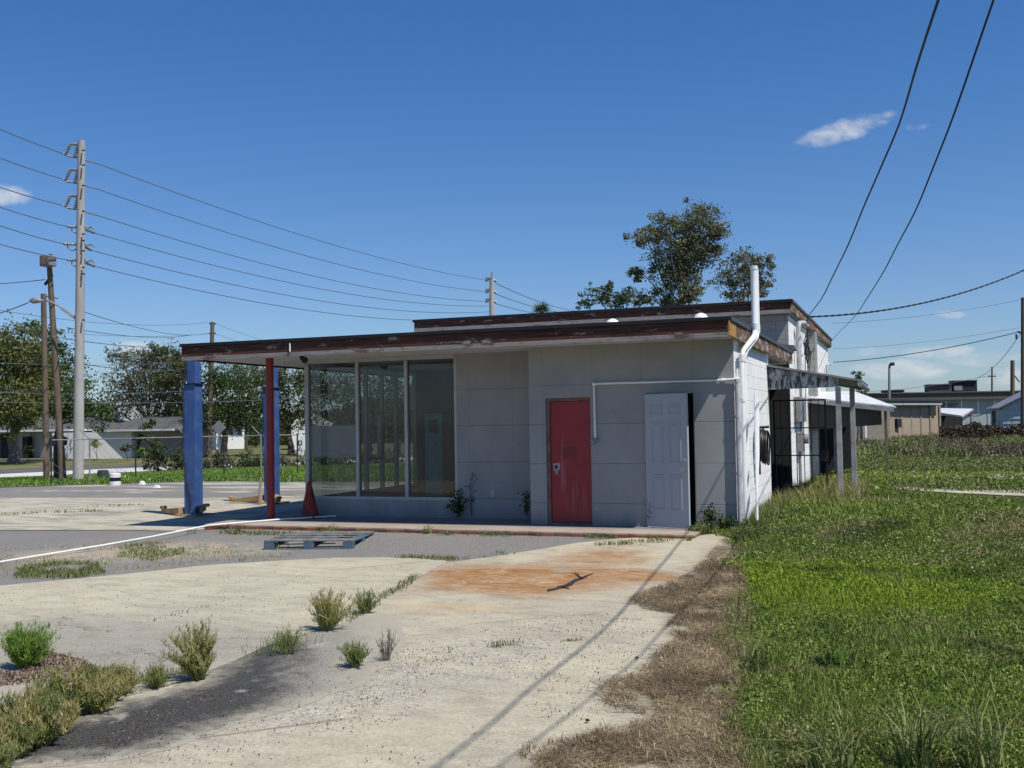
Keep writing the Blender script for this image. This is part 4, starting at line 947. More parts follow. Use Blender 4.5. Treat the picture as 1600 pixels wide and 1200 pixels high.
for yy in (235, 258, 290, 330, 366, 376, 392, 418, 428, 500): p = at1(129, yy, -.15); bt.tube([p, at1(131.5, yy, -.3)], .03, 6)
bt.build('bolts', 'dark', TP)
sl_ = MB(); sl_.tube([at1(119, 497), at1(105, 487), at1(92, 478), at1(76, 470), at1(64, 470)], .035, 7); sl_.tube([at1(119, 499), at1(108, 492), at1(96, 482)], .03, 6)
la = sl_.build('lamp_arm', 'galv', TP)
lh = MB(); a = Vector(at1(66, 469.5)); b = Vector(at1(46, 470)); lh.tube([a, a.lerp(b, .3), a.lerp(b, .7), b], [.04, .09, .11, .04], 10); lh.build('lamp_head', 'galv', la)
# far pole
D2 = D1*1.97
FP = empty('far_power_pole', dep(768.5, 700, D2), 'slim pale power pole rising far behind the station roof', 'utility pole')
mb = MB(); mb.tube([dep(768.5, 690, D2), dep(768.5, 437, D2)], [.28, .16], 10); mb.build('shaft', 'poleconc', FP)
RX = [437, 455, 472]; attF = []
for k, yy in enumerate((437, 455, 470)):
    a = MB(); a.tube([dep(768, yy-2, D2), dep(761, yy-2, D2), dep(761, yy+3, D2)], .13, 6); a.tube([dep(770, yy, D2), dep(776, yy+3, D2)], .09, 6); a.build('insulator_arm', 'insul', FP); attF.append(dep(762, yy+1, D2))
a = MB(); a.tube([dep(768.5, 437, D2), dep(768.5, 425, D2)], .05, 5); a.build('lightning_rod', 'galv', FP)
attF += [dep(766, 478, D2), dep(766, 487, D2), dep(766, 496, D2)]
names = ['top', 'second', 'third', 'fourth', 'fifth', 'lowest']
for k in range(6):
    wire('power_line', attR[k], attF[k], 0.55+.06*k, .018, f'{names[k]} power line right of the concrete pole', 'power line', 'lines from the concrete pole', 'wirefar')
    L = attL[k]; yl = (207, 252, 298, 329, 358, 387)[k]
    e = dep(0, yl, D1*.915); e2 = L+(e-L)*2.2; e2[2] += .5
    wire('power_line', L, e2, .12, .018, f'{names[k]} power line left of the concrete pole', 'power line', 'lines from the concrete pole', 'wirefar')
for k, yy in enumerate((440, 457, 472)):
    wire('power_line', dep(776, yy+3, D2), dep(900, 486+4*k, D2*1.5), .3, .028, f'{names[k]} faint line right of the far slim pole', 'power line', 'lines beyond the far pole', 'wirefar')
# leaning wooden pole with floodlight
b0 = gr(99, 752); Dl = float(pix(b0)[2]); WP = empty('leaning_pole', b0, 'leaning old wooden pole with a floodlight box on top', 'utility pole')
mb = MB(); mb.tube([b0-np.array([0, 0, .3]), dep(77, 412, Dl)], [.13, .09], 12); mb.build('shaft', 'polewood', WP, smooth=True)
fx = MB(); c = dep(75, 408, Dl-.3); fx.box(c[0]-.22, c[0]+.22, c[1]-.18, c[1]+.18, c[2]-.19, c[2]+.19); fb = fx.build('floodlight', 'palletw', WP, bevel=.03)
fx = MB(); fx.box(c[0]-.16, c[0]+.16, c[1]-.195, c[1]-.182, c[2]-.13, c[2]+.13); fx.build('lens', 'rustframe', fb)
fx = MB(); fx.tube([dep(70, 445, Dl), dep(76, 437, Dl), dep(81, 430, Dl), dep(79, 424, Dl)], .05, 6); fx.tube([dep(79, 397, Dl), dep(79, 403, Dl)], .06, 6); fx.build('bracket', 'dark', WP)
b0 = gr(73, 750); D3 = float(pix(b0)[2]); SP = empty('wooden_pole', b0, 'short straight wooden pole left of the leaning one', 'utility pole')
mb = MB(); mb.tube([b0-np.array([0, 0, .3]), dep(68, 459, D3)], [.12, .10], 12); mb.build('shaft', 'polewood', SP, smooth=True)
mb = MB(); mb.tube([dep(68, 462, D3), dep(80, 463, D3), dep(90, 466, D3)], .04, 6); mb.build('cross_bracket', 'galv', SP)
D4 = 95.; P4 = empty('wooden_pole', dep(327, 712, D4), 'thin wooden power pole beside the nearer blue lift post', 'utility pole')
mb = MB(); mb.tube([dep(326.5, 716, D4), dep(332, 503, D4)], [.27, .17], 12); mb.build('shaft', 'polewood', P4, smooth=True)
mb = MB(); mb.tube([dep(327, 506, D4), dep(337, 506, D4)], .07, 6); mb.tube([dep(327, 521, D4), dep(337, 521, D4)], .07, 6); mb.build('bracket', 'dark', P4)
for k, (a, b, da, db, sg) in enumerate((((130, 487), (331, 519), D1, D4, .5), ((-40, 478), (331, 503), 55, D4, .6), ((-40, 504), (331, 521), 60, D4, .5), ((335, 505), (470, 545), D4, 130, .3), ((335, 521), (460, 552), D4, 130, .3),
                        ((104, 512), (300, 523), D1, 92, .3), ((100, 529), (300, 537), D1, 92, .3), ((-30, 566), (300, 566), 60, 90, .2), ((113, 566), (300, 572), D1, 100, .4), ((-30, 612), (300, 610), 55, 80, .2), ((-30, 628), (470, 622), 55, 90, .2))):
    wire('utility_wire', dep(*a, da), dep(*b, db), sg, .016, ['wire from the lamp arm height to the thin wooden pole', 'upper wire coming from the left to the thin pole', 'lower wire coming from the left to the thin pole', 'upper wire running right from the thin pole', 'lower wire running right from the thin pole',
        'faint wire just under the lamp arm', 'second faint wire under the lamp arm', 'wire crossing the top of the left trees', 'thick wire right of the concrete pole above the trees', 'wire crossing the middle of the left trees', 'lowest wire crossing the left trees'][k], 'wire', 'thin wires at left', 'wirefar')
wire('lamp_wire', dep(-30, 497, 45), dep(44, 473, D1), .05, .02, 'short wire reaching up to the street lamp head', 'wire', 'thin wires at left', 'wirefar')
wire('lamp_wire', dep(-30, 445, 45), dep(70, 437, Dl), .02, .016, 'wire reaching the bracket under the floodlight', 'wire', 'thin wires at left', 'wirefar')
# service cables at the right
A1 = (.13, 11.3, 4.28); B1 = (2.38, -2.44, 5.2); C1 = tuple(ony(1466, 0, -7.1))
w1 = [A1]+[onplane(px, py, A1, B1) for px, py in ((1284, 466), (1303, 428), (1325, 383), (1350, 322), (1374, 267))]+[B1]+[onplane(px, py, B1, C1) for px, py in ((1433, 101),)]+[C1, (2.87, -8.55, 5.0), (3.1, -10.34, 5.3), (3.4, -11.86, 5.7), (4.3, -17, 7.2)]
polygonal('service_cable', w1, .0115, 'thick dark cable rising steeply from the roof corner, left of two')
A2 = (.13, 19.6, 4.22); B2 = (2.92, -7.93, 4.30)
w2 = [A2]+[onplane(px, py, A2, B2) for px, py in ((1312, 518), (1335, 495), (1358, 461), (1382, 422), (1401, 385), (1430, 330), (1458, 262), (1490, 180))]+[B2, (2.97, -8.9, 4.31), (3.03, -9.78, 4.42), (3.15, -11.65, 4.75), (3.5, -17, 6.1)]
polygonal('service_cable', w2, .0075, 'thinner slack cable sagging behind the roof corner, right of two')
wire('twisted_cable', (.13, 11.4, 4.26), dep(1700, 370, 32), .55, .014, 'twisted service cable running right from the roof corner', tw=.012, n=36)
wire('utility_wire', dep(1300, 505, 70), dep(1597, 468, 70), .25, .012, 'faint wire from the roof towards the pole at the right edge', 'wire', 'thin wires at right', 'wirefar')
wire('utility_wire', dep(1302, 566, 75), dep(1590, 519, 70), .3, .03, 'darker wire ending at the pole at the right edge', 'wire', 'thin wires at right', 'wirefar')
wire('utility_wire', dep(1302, 545, 90), dep(1592, 512, 90), .3, .014, 'middle faint wire above the grey warehouse', 'wire', 'thin wires at right', 'wirefar')
wire('utility_wire', dep(1527, 590, 100), dep(1594, 522, 70), .5, .02, 'slanting wire dropping left from the pole at the right edge', 'wire', 'thin wires at right', 'wirefar')
wire('utility_wire', dep(1350, 612, 110), dep(1555, 585, 110), .3, .02, 'low wire between the street lamp and the brown pole', 'wire', 'thin wires at right', 'wirefar')
def simple_pole(px, y0, y1, D, r0, r1, m, label, name='wooden_pole', extra=None):
    e = empty(name, dep(px, y0, D), label, 'utility pole'); mb = MB(); mb.tube([dep(px, y0, D), dep(px, y1, D)], [r0, r1], 10); mb.build('shaft', m, e, smooth=True)
    if extra: extra(e, D)
    return e
def ex1(e, D): m = MB(); m.tube([dep(1590, 518, D), dep(1600, 522, D)], .06, 6); m.tube([dep(1588, 522, D), dep(1588, 530, D)], .06, 6); m.build('bracket', 'dark', e)
simple_pole(1598.5, 690, 465, 70., .16, .13, 'polewood', 'tall dark pole cut off by the right edge', extra=ex1)
def ex2(e, D): m = MB(); m.tube([dep(1582, 583, D), dep(1593, 597, D)], .07, 6); m.build('brace', 'polewood', e)
simple_pole(1582, 640, 563, 105., .22, .2, 'polewood', 'brown wooden pole behind the pale blue shed', extra=ex2)
def ex3(e, D): m = MB(); m.tube([dep(1544, 588, D), dep(1556, 588, D)], .08, 6); m.build('cross_arm', 'polewood', e)
simple_pole(1550, 625, 573, 140., .13, .1, 'polewood', 'small distant wooden pole over the warehouse', extra=ex3)
def ex4(e, D):
    m = MB(); m.tube([dep(1389.5, 576, D), dep(1390, 571, D), dep(1392, 569, D), dep(1397, 568.5, D)], [.12, .12, .2, .2], 8); m.build('lamp_head', 'dark', e)
simple_pole(1389.5, 640, 575, 118., .17, .12, 'galv', 'grey street lamp standing above the warehouse roof', 'street_lamp', ex4)

# ------------------------------------------------------------------ fence, signs and small things on the verge
fa = gr(60, 753); pts_f = [gr(80, 759), gr(140, 757), gr(212, 751), gr(292, 747), gr(350, 745), gr(408, 744), gr(465, 742)]
FN = empty('chain_link_fence', pts_f[0], 'old chain link fence with angled barbed wire arms along the verge', 'fence')
H = 2.2
rl = MB()
for i in range(len(pts_f)-1): rl.tube([pts_f[i]+np.array([0, 0, 1.45]), pts_f[i+1]+np.array([0, 0, 1.45])], .019, 6)
rl.build('top_rail', 'galv', FN)
for i, p in enumerate(pts_f):
    m = MB(); m.tube([p, p+np.array([0, 0, 1.5])], .028, 7); 
    if i in (1, 3, 5): m.tube([p+np.array([0, 0, 1.45]), p+np.array([-.3, -.1, 1.78])], .018, 6)
    m.build('fence_post', 'galv' if i % 2 else 'dark', FN)
wr = MB()
for i in range(len(pts_f)-1):
    a, b = Vector(pts_f[i]), Vector(pts_f[i+1]); L = (b-a).length; n = int(L/.28)
    for k in range(n):
        for s in (1, -1):
            t0 = k/n; t1 = min(1, max(0, t0+s*1.7/L))
            wr.tube([a.lerp(b, t0)+Vector((0, 0, .1)), a.lerp(b, t1)+Vector((0, 0, .1+1.3*abs(t1-t0)*L/1.7))], .004, 3, cap=False)
wr.build('wire_mesh', 'galv', FN)
def board(name, px, py, wpx, hpx, D, m, label, cat, pole_to=None, tilt=0):
    c = Vector(dep(px, py, D)); k = D/FPX; ax = Vector(R@np.array([math.cos(tilt), math.sin(tilt), 0])); az = Vector(R@np.array([-math.sin(tilt), math.cos(tilt), 0])); nn = Vector(R@np.array([0, 0, 1.]))
    e = empty(name, dep(px, pole_to or py, D), label, cat)
    a = ax*(wpx/2*k); b = az*(hpx/2*k); t = nn*.02
    MB().hexa([c-a-b-t, c+a-b-t, c+a-b+t, c-a-b+t], [c-a+b-t, c+a+b-t, c+a+b+t, c-a+b+t]).build('sign_face', m, e)
    if pole_to: q = MB(); q.tube([dep(px, pole_to, D+.1), dep(px, py-hpx/2, D+.1)], .035, 6); q.build('sign_post', 'galv', e)
    return e
board('small_sign', 67.5, 708, 9, 21, D3-1, basic('faded_brown_sign', (.22, .17, .15)), 'small faded brown sign at the foot of the wooden poles', 'sign')
bp = gr(91, 752); m = MB(); m.tube([bp, bp+np.array([0, 0, 1.25])], .16, 8); m.lathe(bp+np.array([0, 0, 1.25]), [(.16, 0), (.3, .05), (.3, .3), (.1, .4)], 10); tag(m.build('meter_post', 'dark'), 'dark stubby post between the leaning pole and the sign', 'post')
e = board('stop_sign', 342/1, 668, 16, 16, 60., 'galv', 'back of a grey diamond road sign on a post by the road', 'sign', 745, math.radians(45))
e = board('number_sign', 469.5, 698, 11, 27, 50., 'white', 'small white sign with black marks left of the window', 'sign', 742)
k_ = 50/FPX
for (dx, dy, w_, h_) in ((-3, 6, 1.6, 7), (-1, 9, 3, 1.6), (1.5, 6, 1.6, 7), (0, 3, 4, 1.4), (-3, -6, 5, 1.3), (2, -6, 1.4, 5)):
    c = Vector(dep(469.5+dx, 698-dy, 49.9)); ax = Vector(R[:, 0])*w_/2*k_; az_ = Vector(R[:, 1])*h_/2*k_; nn = Vector(R[:, 2])*.004
    MB().hexa([c-ax-az_-nn, c+ax-az_-nn, c+ax-az_+nn, c-ax-az_+nn], [c-ax+az_-nn, c+ax+az_-nn, c+ax+az_+nn, c-ax+az_+nn]).build('black_mark', 'iron', e)
bb = gr(180, 758); BK = empty('striped_bollard', bb, 'short white bollard with a black band on the verge', 'bollard')
MB().lathe(bb, [(.17, 0), (.17, .13)], 16).build('bollard_base', 'white', BK); MB().lathe(bb, [(.175, .132), (.175, .24)], 16).build('black_band', 'black', BK); MB().lathe(bb, [(.17, .242), (.17, .36), (.14, .38)], 16).build('bollard_top', 'white', BK)
bb = gr(161, 750); tag(MB().box(bb[0]-.15, bb[0]+.15, bb[1]-.15, bb[1]+.15, bb[2], bb[2]+.36).build('utility_box', basic('dark_green_box', (.03, .06, .03)), bevel=.05), 'low green utility box on the verge by the fence', 'utility box')
for i, (px, py) in enumerate(((193, 748), (222, 757), (245, 762), (236, 750))):
    q = gr(px, py); m = MB(); k_ = .5; m.hexa([q+np.array(v)*k_ for v in ((-.2, -.1, 0), (.18, -.15, 0), (.2, .12, 0), (-.15, .15, 0))], [q+np.array(v)*k_ for v in ((-.1, -.05, .30-.06*i), (.12, -.06, .13), (.1, .08, .25-.05*i), (-.08, .1, .1))])
    tag(m.build('litter_scrap', 'white'), ['white scrap of rubbish right of the bollard', 'pale scrap on the verge near the shrub', 'pale scrap at the edge of the lot', 'small pale scrap under the shrub'][i], 'rubbish')

# ------------------------------------------------------------------ houses behind
def P(px, py, D): return Vector(dep(px, py, D))
def qbox(mb, pl, pr, yb, yt, D, Dr=None, thick=4):
    """box whose front face spans pixels pl..pr; Dr = distance of right end"""
    Dr = Dr or D; a = P(pl, yb, D); b = P(pr, yb, Dr); pm = min((pl+pr)/2, 1520); h = P(pm, yt, (D+Dr)/2).z
    a.z = b.z = P(pm, yb, (D+Dr)/2).z; d = (b-a); nrm = Vector((-d.y, d.x, 0)).normalized()
    if nrm.dot(Vector(a)-Vector(CAM)) < 0: nrm = -nrm
    if yb >= 686: a.z = b.z = -1.3
    lo = [a, b, b+nrm*thick, a+nrm*thick]; hi = [Vector((q.x, q.y, h)) for q in lo]; mb.hexa(lo, hi); return lo, h, nrm, d
H1 = empty('ranch_house', dep(200, 708, 100), 'long low grey roofed house under the trees at far left', 'house')
m = MB(); lo, h, nr, d = qbox(m, -60, 204, 708, 675, 106, 100, 9); m.build('wall', 'housewall', H1)
m = MB(); lo2, h2, nr2, d2 = qbox(m, 152, 205.5, 709, 674, 101, 96, 8); wl = m.build('wing_wall', 'housewall', H1)
m = MB(); lo3, h3, nr3, d3 = qbox(m, 205.5, 266, 709, 674, 96, 103, 8); m.build('wing_wall', 'whitewall', H1)
def roofon(px0, px1, D0, D1_, y_e, y_r, depth, nm='roof', inset=(12, 16)):
    a = P(px0, y_e, D0); b = P(px1, y_e, D1_); b.z = a.z; dd = (b-a).normalized(); n_ = Vector((-dd.y, dd.x, 0)); 
    if n_.dot(a-Vector(CAM)) < 0: n_ = -n_
    hr = P(px0, y_r, D0).z-a.z+.45; r0 = a+dd*inset[0]*.06*D0/10+n_*depth/2+Vector((0, 0, hr)); r1 = b-dd*inset[1]*.06*D0/10+n_*depth/2+Vector((0, 0, hr))
    c = b+n_*depth; e = a+n_*depth; t = Vector((0, 0, -.15)); m = MB()
    m.add([a, b, c, e, r0, r1, a+t, b+t, c+t, e+t], [(0, 1, 5, 4), (1, 2, 5), (2, 3, 4, 5), (3, 0, 4), (9, 8, 7, 6), (0, 6, 7, 1), (1, 7, 8, 2), (2, 8, 9, 3), (3, 9, 6, 0)])
    r = m.build(nm, 'houseroof', H1)
    m = MB(); m.tube([a+t*.5-n_*.03, b+t*.5-n_*.03], .13, 4); m.build('gutter', 'white', r)
roofon(-80, 214, 104.5, 98.5, 674, 661, 10); roofon(145, 272, 97, 93.5, 672, 660, 9, inset=(3, 3))
for (a, b, yb, yt, D) in ((35, 43, 706, 682, 102.6), (85, 103, 695, 681, 101.6), (0, 14, 706, 678, 103.6), (120, 134, 696, 682, 100.8)):
    m = MB(); qbox(m, a, b, yb, yt, D, D-.2, .6); m.build('window' if b-a > 9 else 'front_door', 'dark', H1)
m = MB(); qbox(m, 215, 219, 690, 676, 95.7, 95.8, .6); m.build('wall_lamp', 'dark', H1)
H2 = empty('white_house', dep(350, 700, 130), 'white two storey house half hidden behind the middle trees', 'house')
m = MB(); qbox(m, 338, 382, 708, 652, 130, 132, 8); m.build('wall', 'whitewall', H2)
m = MB(); qbox(m, 334, 387, 655, 650, 129, 131, 9); m.build('roof', 'houseroof', H2)
for a in (346, 358, 371): m = MB(); qbox(m, a, a+6, 680, 668, 129.5, 129.6, .4); m.build('window', 'dark', H2)
H3 = empty('white_cottage', dep(465, 700, 120), 'small white gabled building just left of the show window', 'house')
m = MB(); lo, h, nr, d = qbox(m, 452, 520, 702, 662, 120, 121, 7); m.build('wall', 'whitewall', H3)
m = MB(); c0 = (lo[0]+lo[1])/2; m.add([Vector((lo[0].x, lo[0].y, h)), Vector((lo[1].x, lo[1].y, h)), Vector((c0.x, c0.y, h+1.4))]+[Vector((lo[3].x, lo[3].y, h)), Vector((lo[2].x, lo[2].y, h)), Vector((c0.x+nr.x*7, c0.y+nr.y*7, h+1.4))], [(0, 1, 2), (5, 4, 3), (0, 2, 5, 3), (1, 4, 5, 2)]); m.build('roof', 'whitewall', H3)
H4 = empty('pale_tower_house', dep(170, 690, 150), 'pale upper storey glimpsed through bare branches above the long house', 'house')
m = MB(); qbox(m, 160, 236, 700, 632, 150, 150, 8); m.build('wall', 'housewall', H4)
m = MB(); qbox(m, 183, 193, 655, 640, 149.6, 149.6, .3); m.build('window', 'bluemetal', H4)

# right hand background
W1 = empty('grey_warehouse', dep(1500, 660, 130), 'long flat roofed grey warehouse with black lettering', 'warehouse')
m = MB(); lo, h, nr, d = qbox(m, 1300, 1760, 690, 622, 131, 131, 25); m.build('wall', 'ware', W1)
m = MB(); qbox(m, 1298, 1765, 624, 612, 130.4, 130.4, 26); wt_ = m.build('parapet', 'waretop', W1)
m = MB(); qbox(m, 1296, 1768, 613, 611.3, 130.2, 130.2, 26.3); m.build('coping', 'houseroof', wt_)
jo = MB()
for px in (1480, 1504, 1530, 1556, 1580): 
    t = (px-1300)/460; D = 131; qbox(jo, px, px+.5, 690, 625, D-.7, D-.7, .1)
jo.build('wall_joint', basic('pale_joint', (.42, .45, .46)), W1)
tx = bpy.data.curves.new('warehouse_lettering', 'FONT'); tx.body = 'TRANSPORT'; tx.size = 1; tx.extrude = .02; tx.shear = .25; tx.offset = .02
to_ = bpy.data.objects.new('tmp', tx); COL.objects.link(to_); bpy.context.view_layer.update()
me = bpy.data.meshes.new_from_object(to_.evaluated_get(bpy.context.evaluated_depsgraph_get())); bpy.data.objects.remove(to_)
me.name = 'lettering'; me.materials.clear(); me.materials.append(M['iron'])
p1 = P(1496, 636.0, 130.6); wpx = 50.; lt = bpy.data.objects.new('lettering', me); COL.objects.link(lt)
xs = [v.co.x for v in me.vertices]; wlen = max(xs)-min(xs); dn = d.normalized(); nd = nr.normalized()
sc_ = wpx*130.6/FPX/wlen; o_ = p1-dn*(wpx*130.6/FPX)
mtx = Matrix(((dn.x, 0, -nd.x, o_.x), (dn.y, 0, -nd.y, o_.y), (dn.z*0, 1, 0, o_.z), (0, 0, 0, 1)))@Matrix.Diagonal((sc_, sc_*.95, 1, 1))
me.transform(mtx); lt.parent = W1; lt.matrix_parent_inverse = wm(W1).inverted()
for i, (a, b, y0, y1, lab, mt_n) in enumerate(((1451, 1487, 613, 600, 'plain brown rooftop unit on the warehouse, left one', 'waretop'), (1490, 1527, 612, 594, 'dark louvred rooftop unit on the warehouse, right one', 'dark'), (1381, 1413, 613, 609, 'low flat rooftop unit behind the street lamp', 'waretop'))):
    e = empty('rooftop_unit', dep((a+b)/2, y0, 134), lab, 'air conditioner'); m = MB(); qbox(m, a, b, y0, y1, 134, 133.5, 2.5); bo = m.build('casing', mt_n, e)
    m = MB(); qbox(m, a-.6, b+.6, y1+1.3, y1, 133.8, 133.3, 2.8); m.build('lid', 'waretop', bo)
    if i == 1: m = MB(); qbox(m, a+1, a+14, y0-2, y0-9, 133.8, 133.7, .1); m.build('grille', 'galv', bo)
S1 = empty('board_shed', dep(1420, 688, 76), 'flat roofed tan shed with vertical boards behind the field', 'shed')
m = MB(); lo, h, nr, d = qbox(m, 1330, 1470, 692, 634, 70, 78, 7); m.build('wall', 'shed', S1)
m = MB()
for i in range(16):
    px = 1394+i*5.0
    if i % 3 == 0: qbox(m, px, px+2.4, 688, 634, 70+8*(px-1330)/140-.2, 70+8*(px-1330)/140-.2, .25)
m.build('batten', 'shed', S1)
m = MB(); qbox(m, 1322, 1472, 634, 627, 69.2, 77.4, 9.5); rr_ = m.build('roof', 'panel', S1)
m = MB(); qbox(m, 1321, 1472, 633, 630, 68.9, 77.1, .2); m.build('gutter', 'ware', rr_)
m = MB(); qbox(m, 1321, 1473, 627, 624, 69, 77.2, 9.8); m.build('roof_edge', 'panel', rr_)
m = MB(); qbox(m, 1402.5, 1409, 668, 654, 73.6, 73.9, .3); m.build('wall_hatch', 'dark', S1)
tg = empty('small_tan_annex', dep(1390, 690, 66), 'plain tan wall section left of the boarded shed', 'shed')
m = MB(); qbox(m, 1338, 1392, 692, 636, 66.5, 66.8, 1.5); m.build('wall', 'tan', tg)
m = MB(); qbox(m, 1352, 1355, 690, 652, 66.3, 66.3, .1); m.build('white_strip', 'white', tg)
AW = empty('white_awning', dep(1495, 650, 80), 'white metal awning beside the tan shed with dark space below', 'awning')
m = MB(); a, b, c, e_ = P(1468, 647, 79), P(1503, 652, 76), P(1521, 641, 80), P(1470, 640, 84); t = Vector((0, 0, .12)); m.hexa([a, b, c, e_], [a+t, b+t, c+t, e_+t]); m.build('roof', 'metalroof', AW)
m = MB(); b2 = P(1504, 658, 76); c2 = P(1521, 647, 80); m.hexa([b2, c2, c2+nr*.1, b2+nr*.1], [P(1504, 652, 76), P(1521, 642, 80), P(1521, 642, 80)+nr*.1, P(1504, 652, 76)+nr*.1]); m.build('end_panel', 'waretop', AW)
m = MB(); qbox(m, 1468, 1505, 690, 649, 83, 83, 2); m.build('dark_back', 'dark', AW)
wire('sagging_cable', P(1513, 648, 78), P(1550, 635, 80), .35, .03, 'black cable sagging between the white awning and the blue shed', 'cable')
S2 = empty('blue_metal_shed', dep(1590, 690, 82), 'pale blue ribbed metal shed with gable roof at the right edge', 'shed')
Ds = 78.
m = MB(); a = P(1568, 690, Ds); b = P(1700, 690, Ds-2); zt_ = P(1568, 637, Ds).z; pk = P(1634, 606, Ds).z; a.z = b.z = -.5; n_ = Vector((0.1, 1, 0)).normalized()*1
back = Vector(dep(1549, 688, Ds+9)); back = back-a; back.z = 0
mid = (a+b)/2
vs = [a, b, Vector((b.x, b.y, zt_)), Vector((mid.x, mid.y, pk)), Vector((a.x, a.y, zt_))]
m.add(vs+[v+back for v in vs], [(0, 1, 2, 3, 4), (9, 8, 7, 6, 5), (0, 4, 9, 5), (1, 6, 7, 2)]); m.build('wall', 'bluemetal', S2)
m = MB(); dd = (b-a).normalized(); o1 = Vector((a.x, a.y, zt_))-dd*.35-Vector((0, 0, .1)); o2 = Vector((mid.x, mid.y, pk+.08)); o3 = Vector((b.x, b.y, zt_))+dd*.35; f_ = -back.normalized()*.4; t = Vector((0, 0, .1))
m.hexa([o1+f_, o2+f_, o2+back, o1+back], [o1+f_+t, o2+f_+t, o2+back+t, o1+back+t]); m.hexa([o2+f_, o3+f_, o3+back, o2+back], [o2+f_+t, o3+f_+t, o3+back+t, o2+back+t]); m.build('roof', 'galv', S2)
m = MB()
for i in range(9):
    z = -.3+.36*i+.2
    if z < zt_-.1: m.hexa([a+Vector((0, 0, z+.5))+f_*.05, b+Vector((0, 0, z+.5))+f_*.05, b+Vector((0, 0, z+.5)), a+Vector((0, 0, z+.5))], [a+Vector((0, 0, z+.62))+f_*.12, b+Vector((0, 0, z+.62))+f_*.12, b+Vector((0, 0, z+.62)), a+Vector((0, 0, z+.62))])
m.build('ribs', 'bluemetal', S2)
m = MB(); pa = a+back*.55; pb = a+back*.85; s_ = -dd*.03; m.hexa([pa+s_+Vector((0, 0, .6)), pb+s_+Vector((0, 0, .6)), pb+Vector((0, 0, .6)), pa+Vector((0, 0, .6))], [pa+s_+Vector((0, 0, 2.6)), pb+s_+Vector((0, 0, 2.6)), pb+Vector((0, 0, 2.6)), pa+Vector((0, 0, 2.6))]); m.build('side_opening', 'dark', S2)

# ------------------------------------------------------------------ trees
def tree(name, label, D, base_px, lobes, leaves, size, mt, trunk=.25, clumps=26, bark='bark', group=None, split=None, spread=.30, bare=0, cat='tree'):
    """lobes: (px, py, rx, ry, depth offset) in photograph pixels at distance D"""
    k = D/FPX; b = Vector(dep(*base_px, D)); zb = float(zt(b.x, b.y)); b.z = zb-.1 if abs(b.z-zb) < 4 else b.z
    e = empty(name, b, label, cat, group)
    allc = []; tr = MB(); c0 = sum((Vector(dep(l[0], l[1], D+l[4])) for l in lobes), Vector())/len(lobes)
    fork = Vector(dep(*split, D)) if split else b.lerp(c0, .45)
    j = [b.lerp(fork, t)+Vector((random.uniform(-1, 1), random.uniform(-1, 1), 0))*trunk*.5*(0 < t < 1) for t in (0, .33, .66, 1)]
    tr.tube(j, [trunk*1.25, trunk, trunk*.9, trunk*.8], 9)
    area = sum(l[2]*l[3] for l in lobes)
    pts = []; tn = []
    for l in lobes:
        lc = Vector(dep(l[0], l[1], D+l[4])); rx = l[2]*k; rz = l[3]*k; ry = (rx+rz)/2*.9
        mid = fork.lerp(lc, .5)+Vector((random.uniform(-.1, .1)*rx, random.uniform(-.1, .1)*rx, -.12*(lc-fork).length))
        rad = trunk*.55*math.sqrt(max(.25, min(1, l[2]*l[3]/area*2)))
        tr.tube([fork, mid, lc], [rad, rad*.7, rad*.35], 7)
        n = max(4, int(clumps*l[2]*l[3]/area*len(lobes)**.3))
        for _ in range(n):
            v = Vector((random.gauss(0, 1), random.gauss(0, 1), random.gauss(0, 1))).normalized()*random.uniform(.45, 1)**.7
            c = lc+Vector((v.x*rx, v.y*ry, v.z*rz)); s = lc.lerp(c, random.uniform(-.1, .25)); m_ = s.lerp(c, .5)+Vector((0, 0, .06*rz))
            tr.tube([s, m_, c], [rad*.30, rad*.2, rad*.08], 5, cap=False); allc.append((c, min(rx, rz)))
            for q in range(3):
                c2 = c+Vector((random.gauss(0, 1), random.gauss(0, 1), random.gauss(0, .7)))*min(rx, rz)*.38; tr.tube([m_.lerp(c, .5), c2], [rad*.12, rad*.04], 4, cap=False); allc.append((c2, min(rx, rz)*.6))
    tr.build('trunk', bark, e, smooth=True)
    per = max(3, leaves//len(allc)); V = []; T = []
    for c, r in allc:
        if random.random() < bare: continue
        m = int(per*random.uniform(.4, 1.6)); sg = r*spread*random.uniform(.6, 1.3)
        p = rng.normal(size=(m, 3))*np.array([sg*1.2, sg*1.2, sg*.75])+np.array(c); V.append(p); T.append(np.clip(rng.normal(random.uniform(.25, .75), .2, m), 0, 1))
    V = np.concatenate(V); T = np.concatenate(T)
    v, f, t = leafcards(V, size, T, squash=.62); npmesh('crown', v, f, mt, t, e)
    return e
random.seed(11)
tree('sycamore_tree', 'tall loose crowned tree rising behind the station roof', 52, (1078, 660), [(1085, 345, 34, 26, 0), (1040, 352, 30, 20, -1), (1010, 372, 26, 17, 1), (1112, 372, 22, 26, 0), (1060, 392, 42, 26, 0), (1100, 398, 28, 26, 1), (1040, 425, 24, 22, 0),
     (1005, 428, 26, 12, 0), (1070, 440, 26, 30, 0), (1035, 462, 26, 16, 1), (1062, 480, 32, 16, 0), (1078, 372, 30, 26, 0), (1070, 412, 24, 24, 0)], 22000, .125, 'tree5', .22, 95, 'barkpale', split=(1066, 480), spread=.27)
tree('sycamore_tree', 'thinner crown to the right, behind the white vent stack', 54, (1160, 660), [(1165, 410, 34, 16, 0), (1195, 412, 20, 10, 0), (1135, 432, 22, 20, 0), (1172, 436, 26, 18, 1), (1152, 458, 26, 14, 0), (1196, 440, 18, 12, 0), (1185, 462, 12, 8, 0)], 5600, .125, 'tree5', .16, 50, 'barkpale', split=(1160, 492), spread=.30)
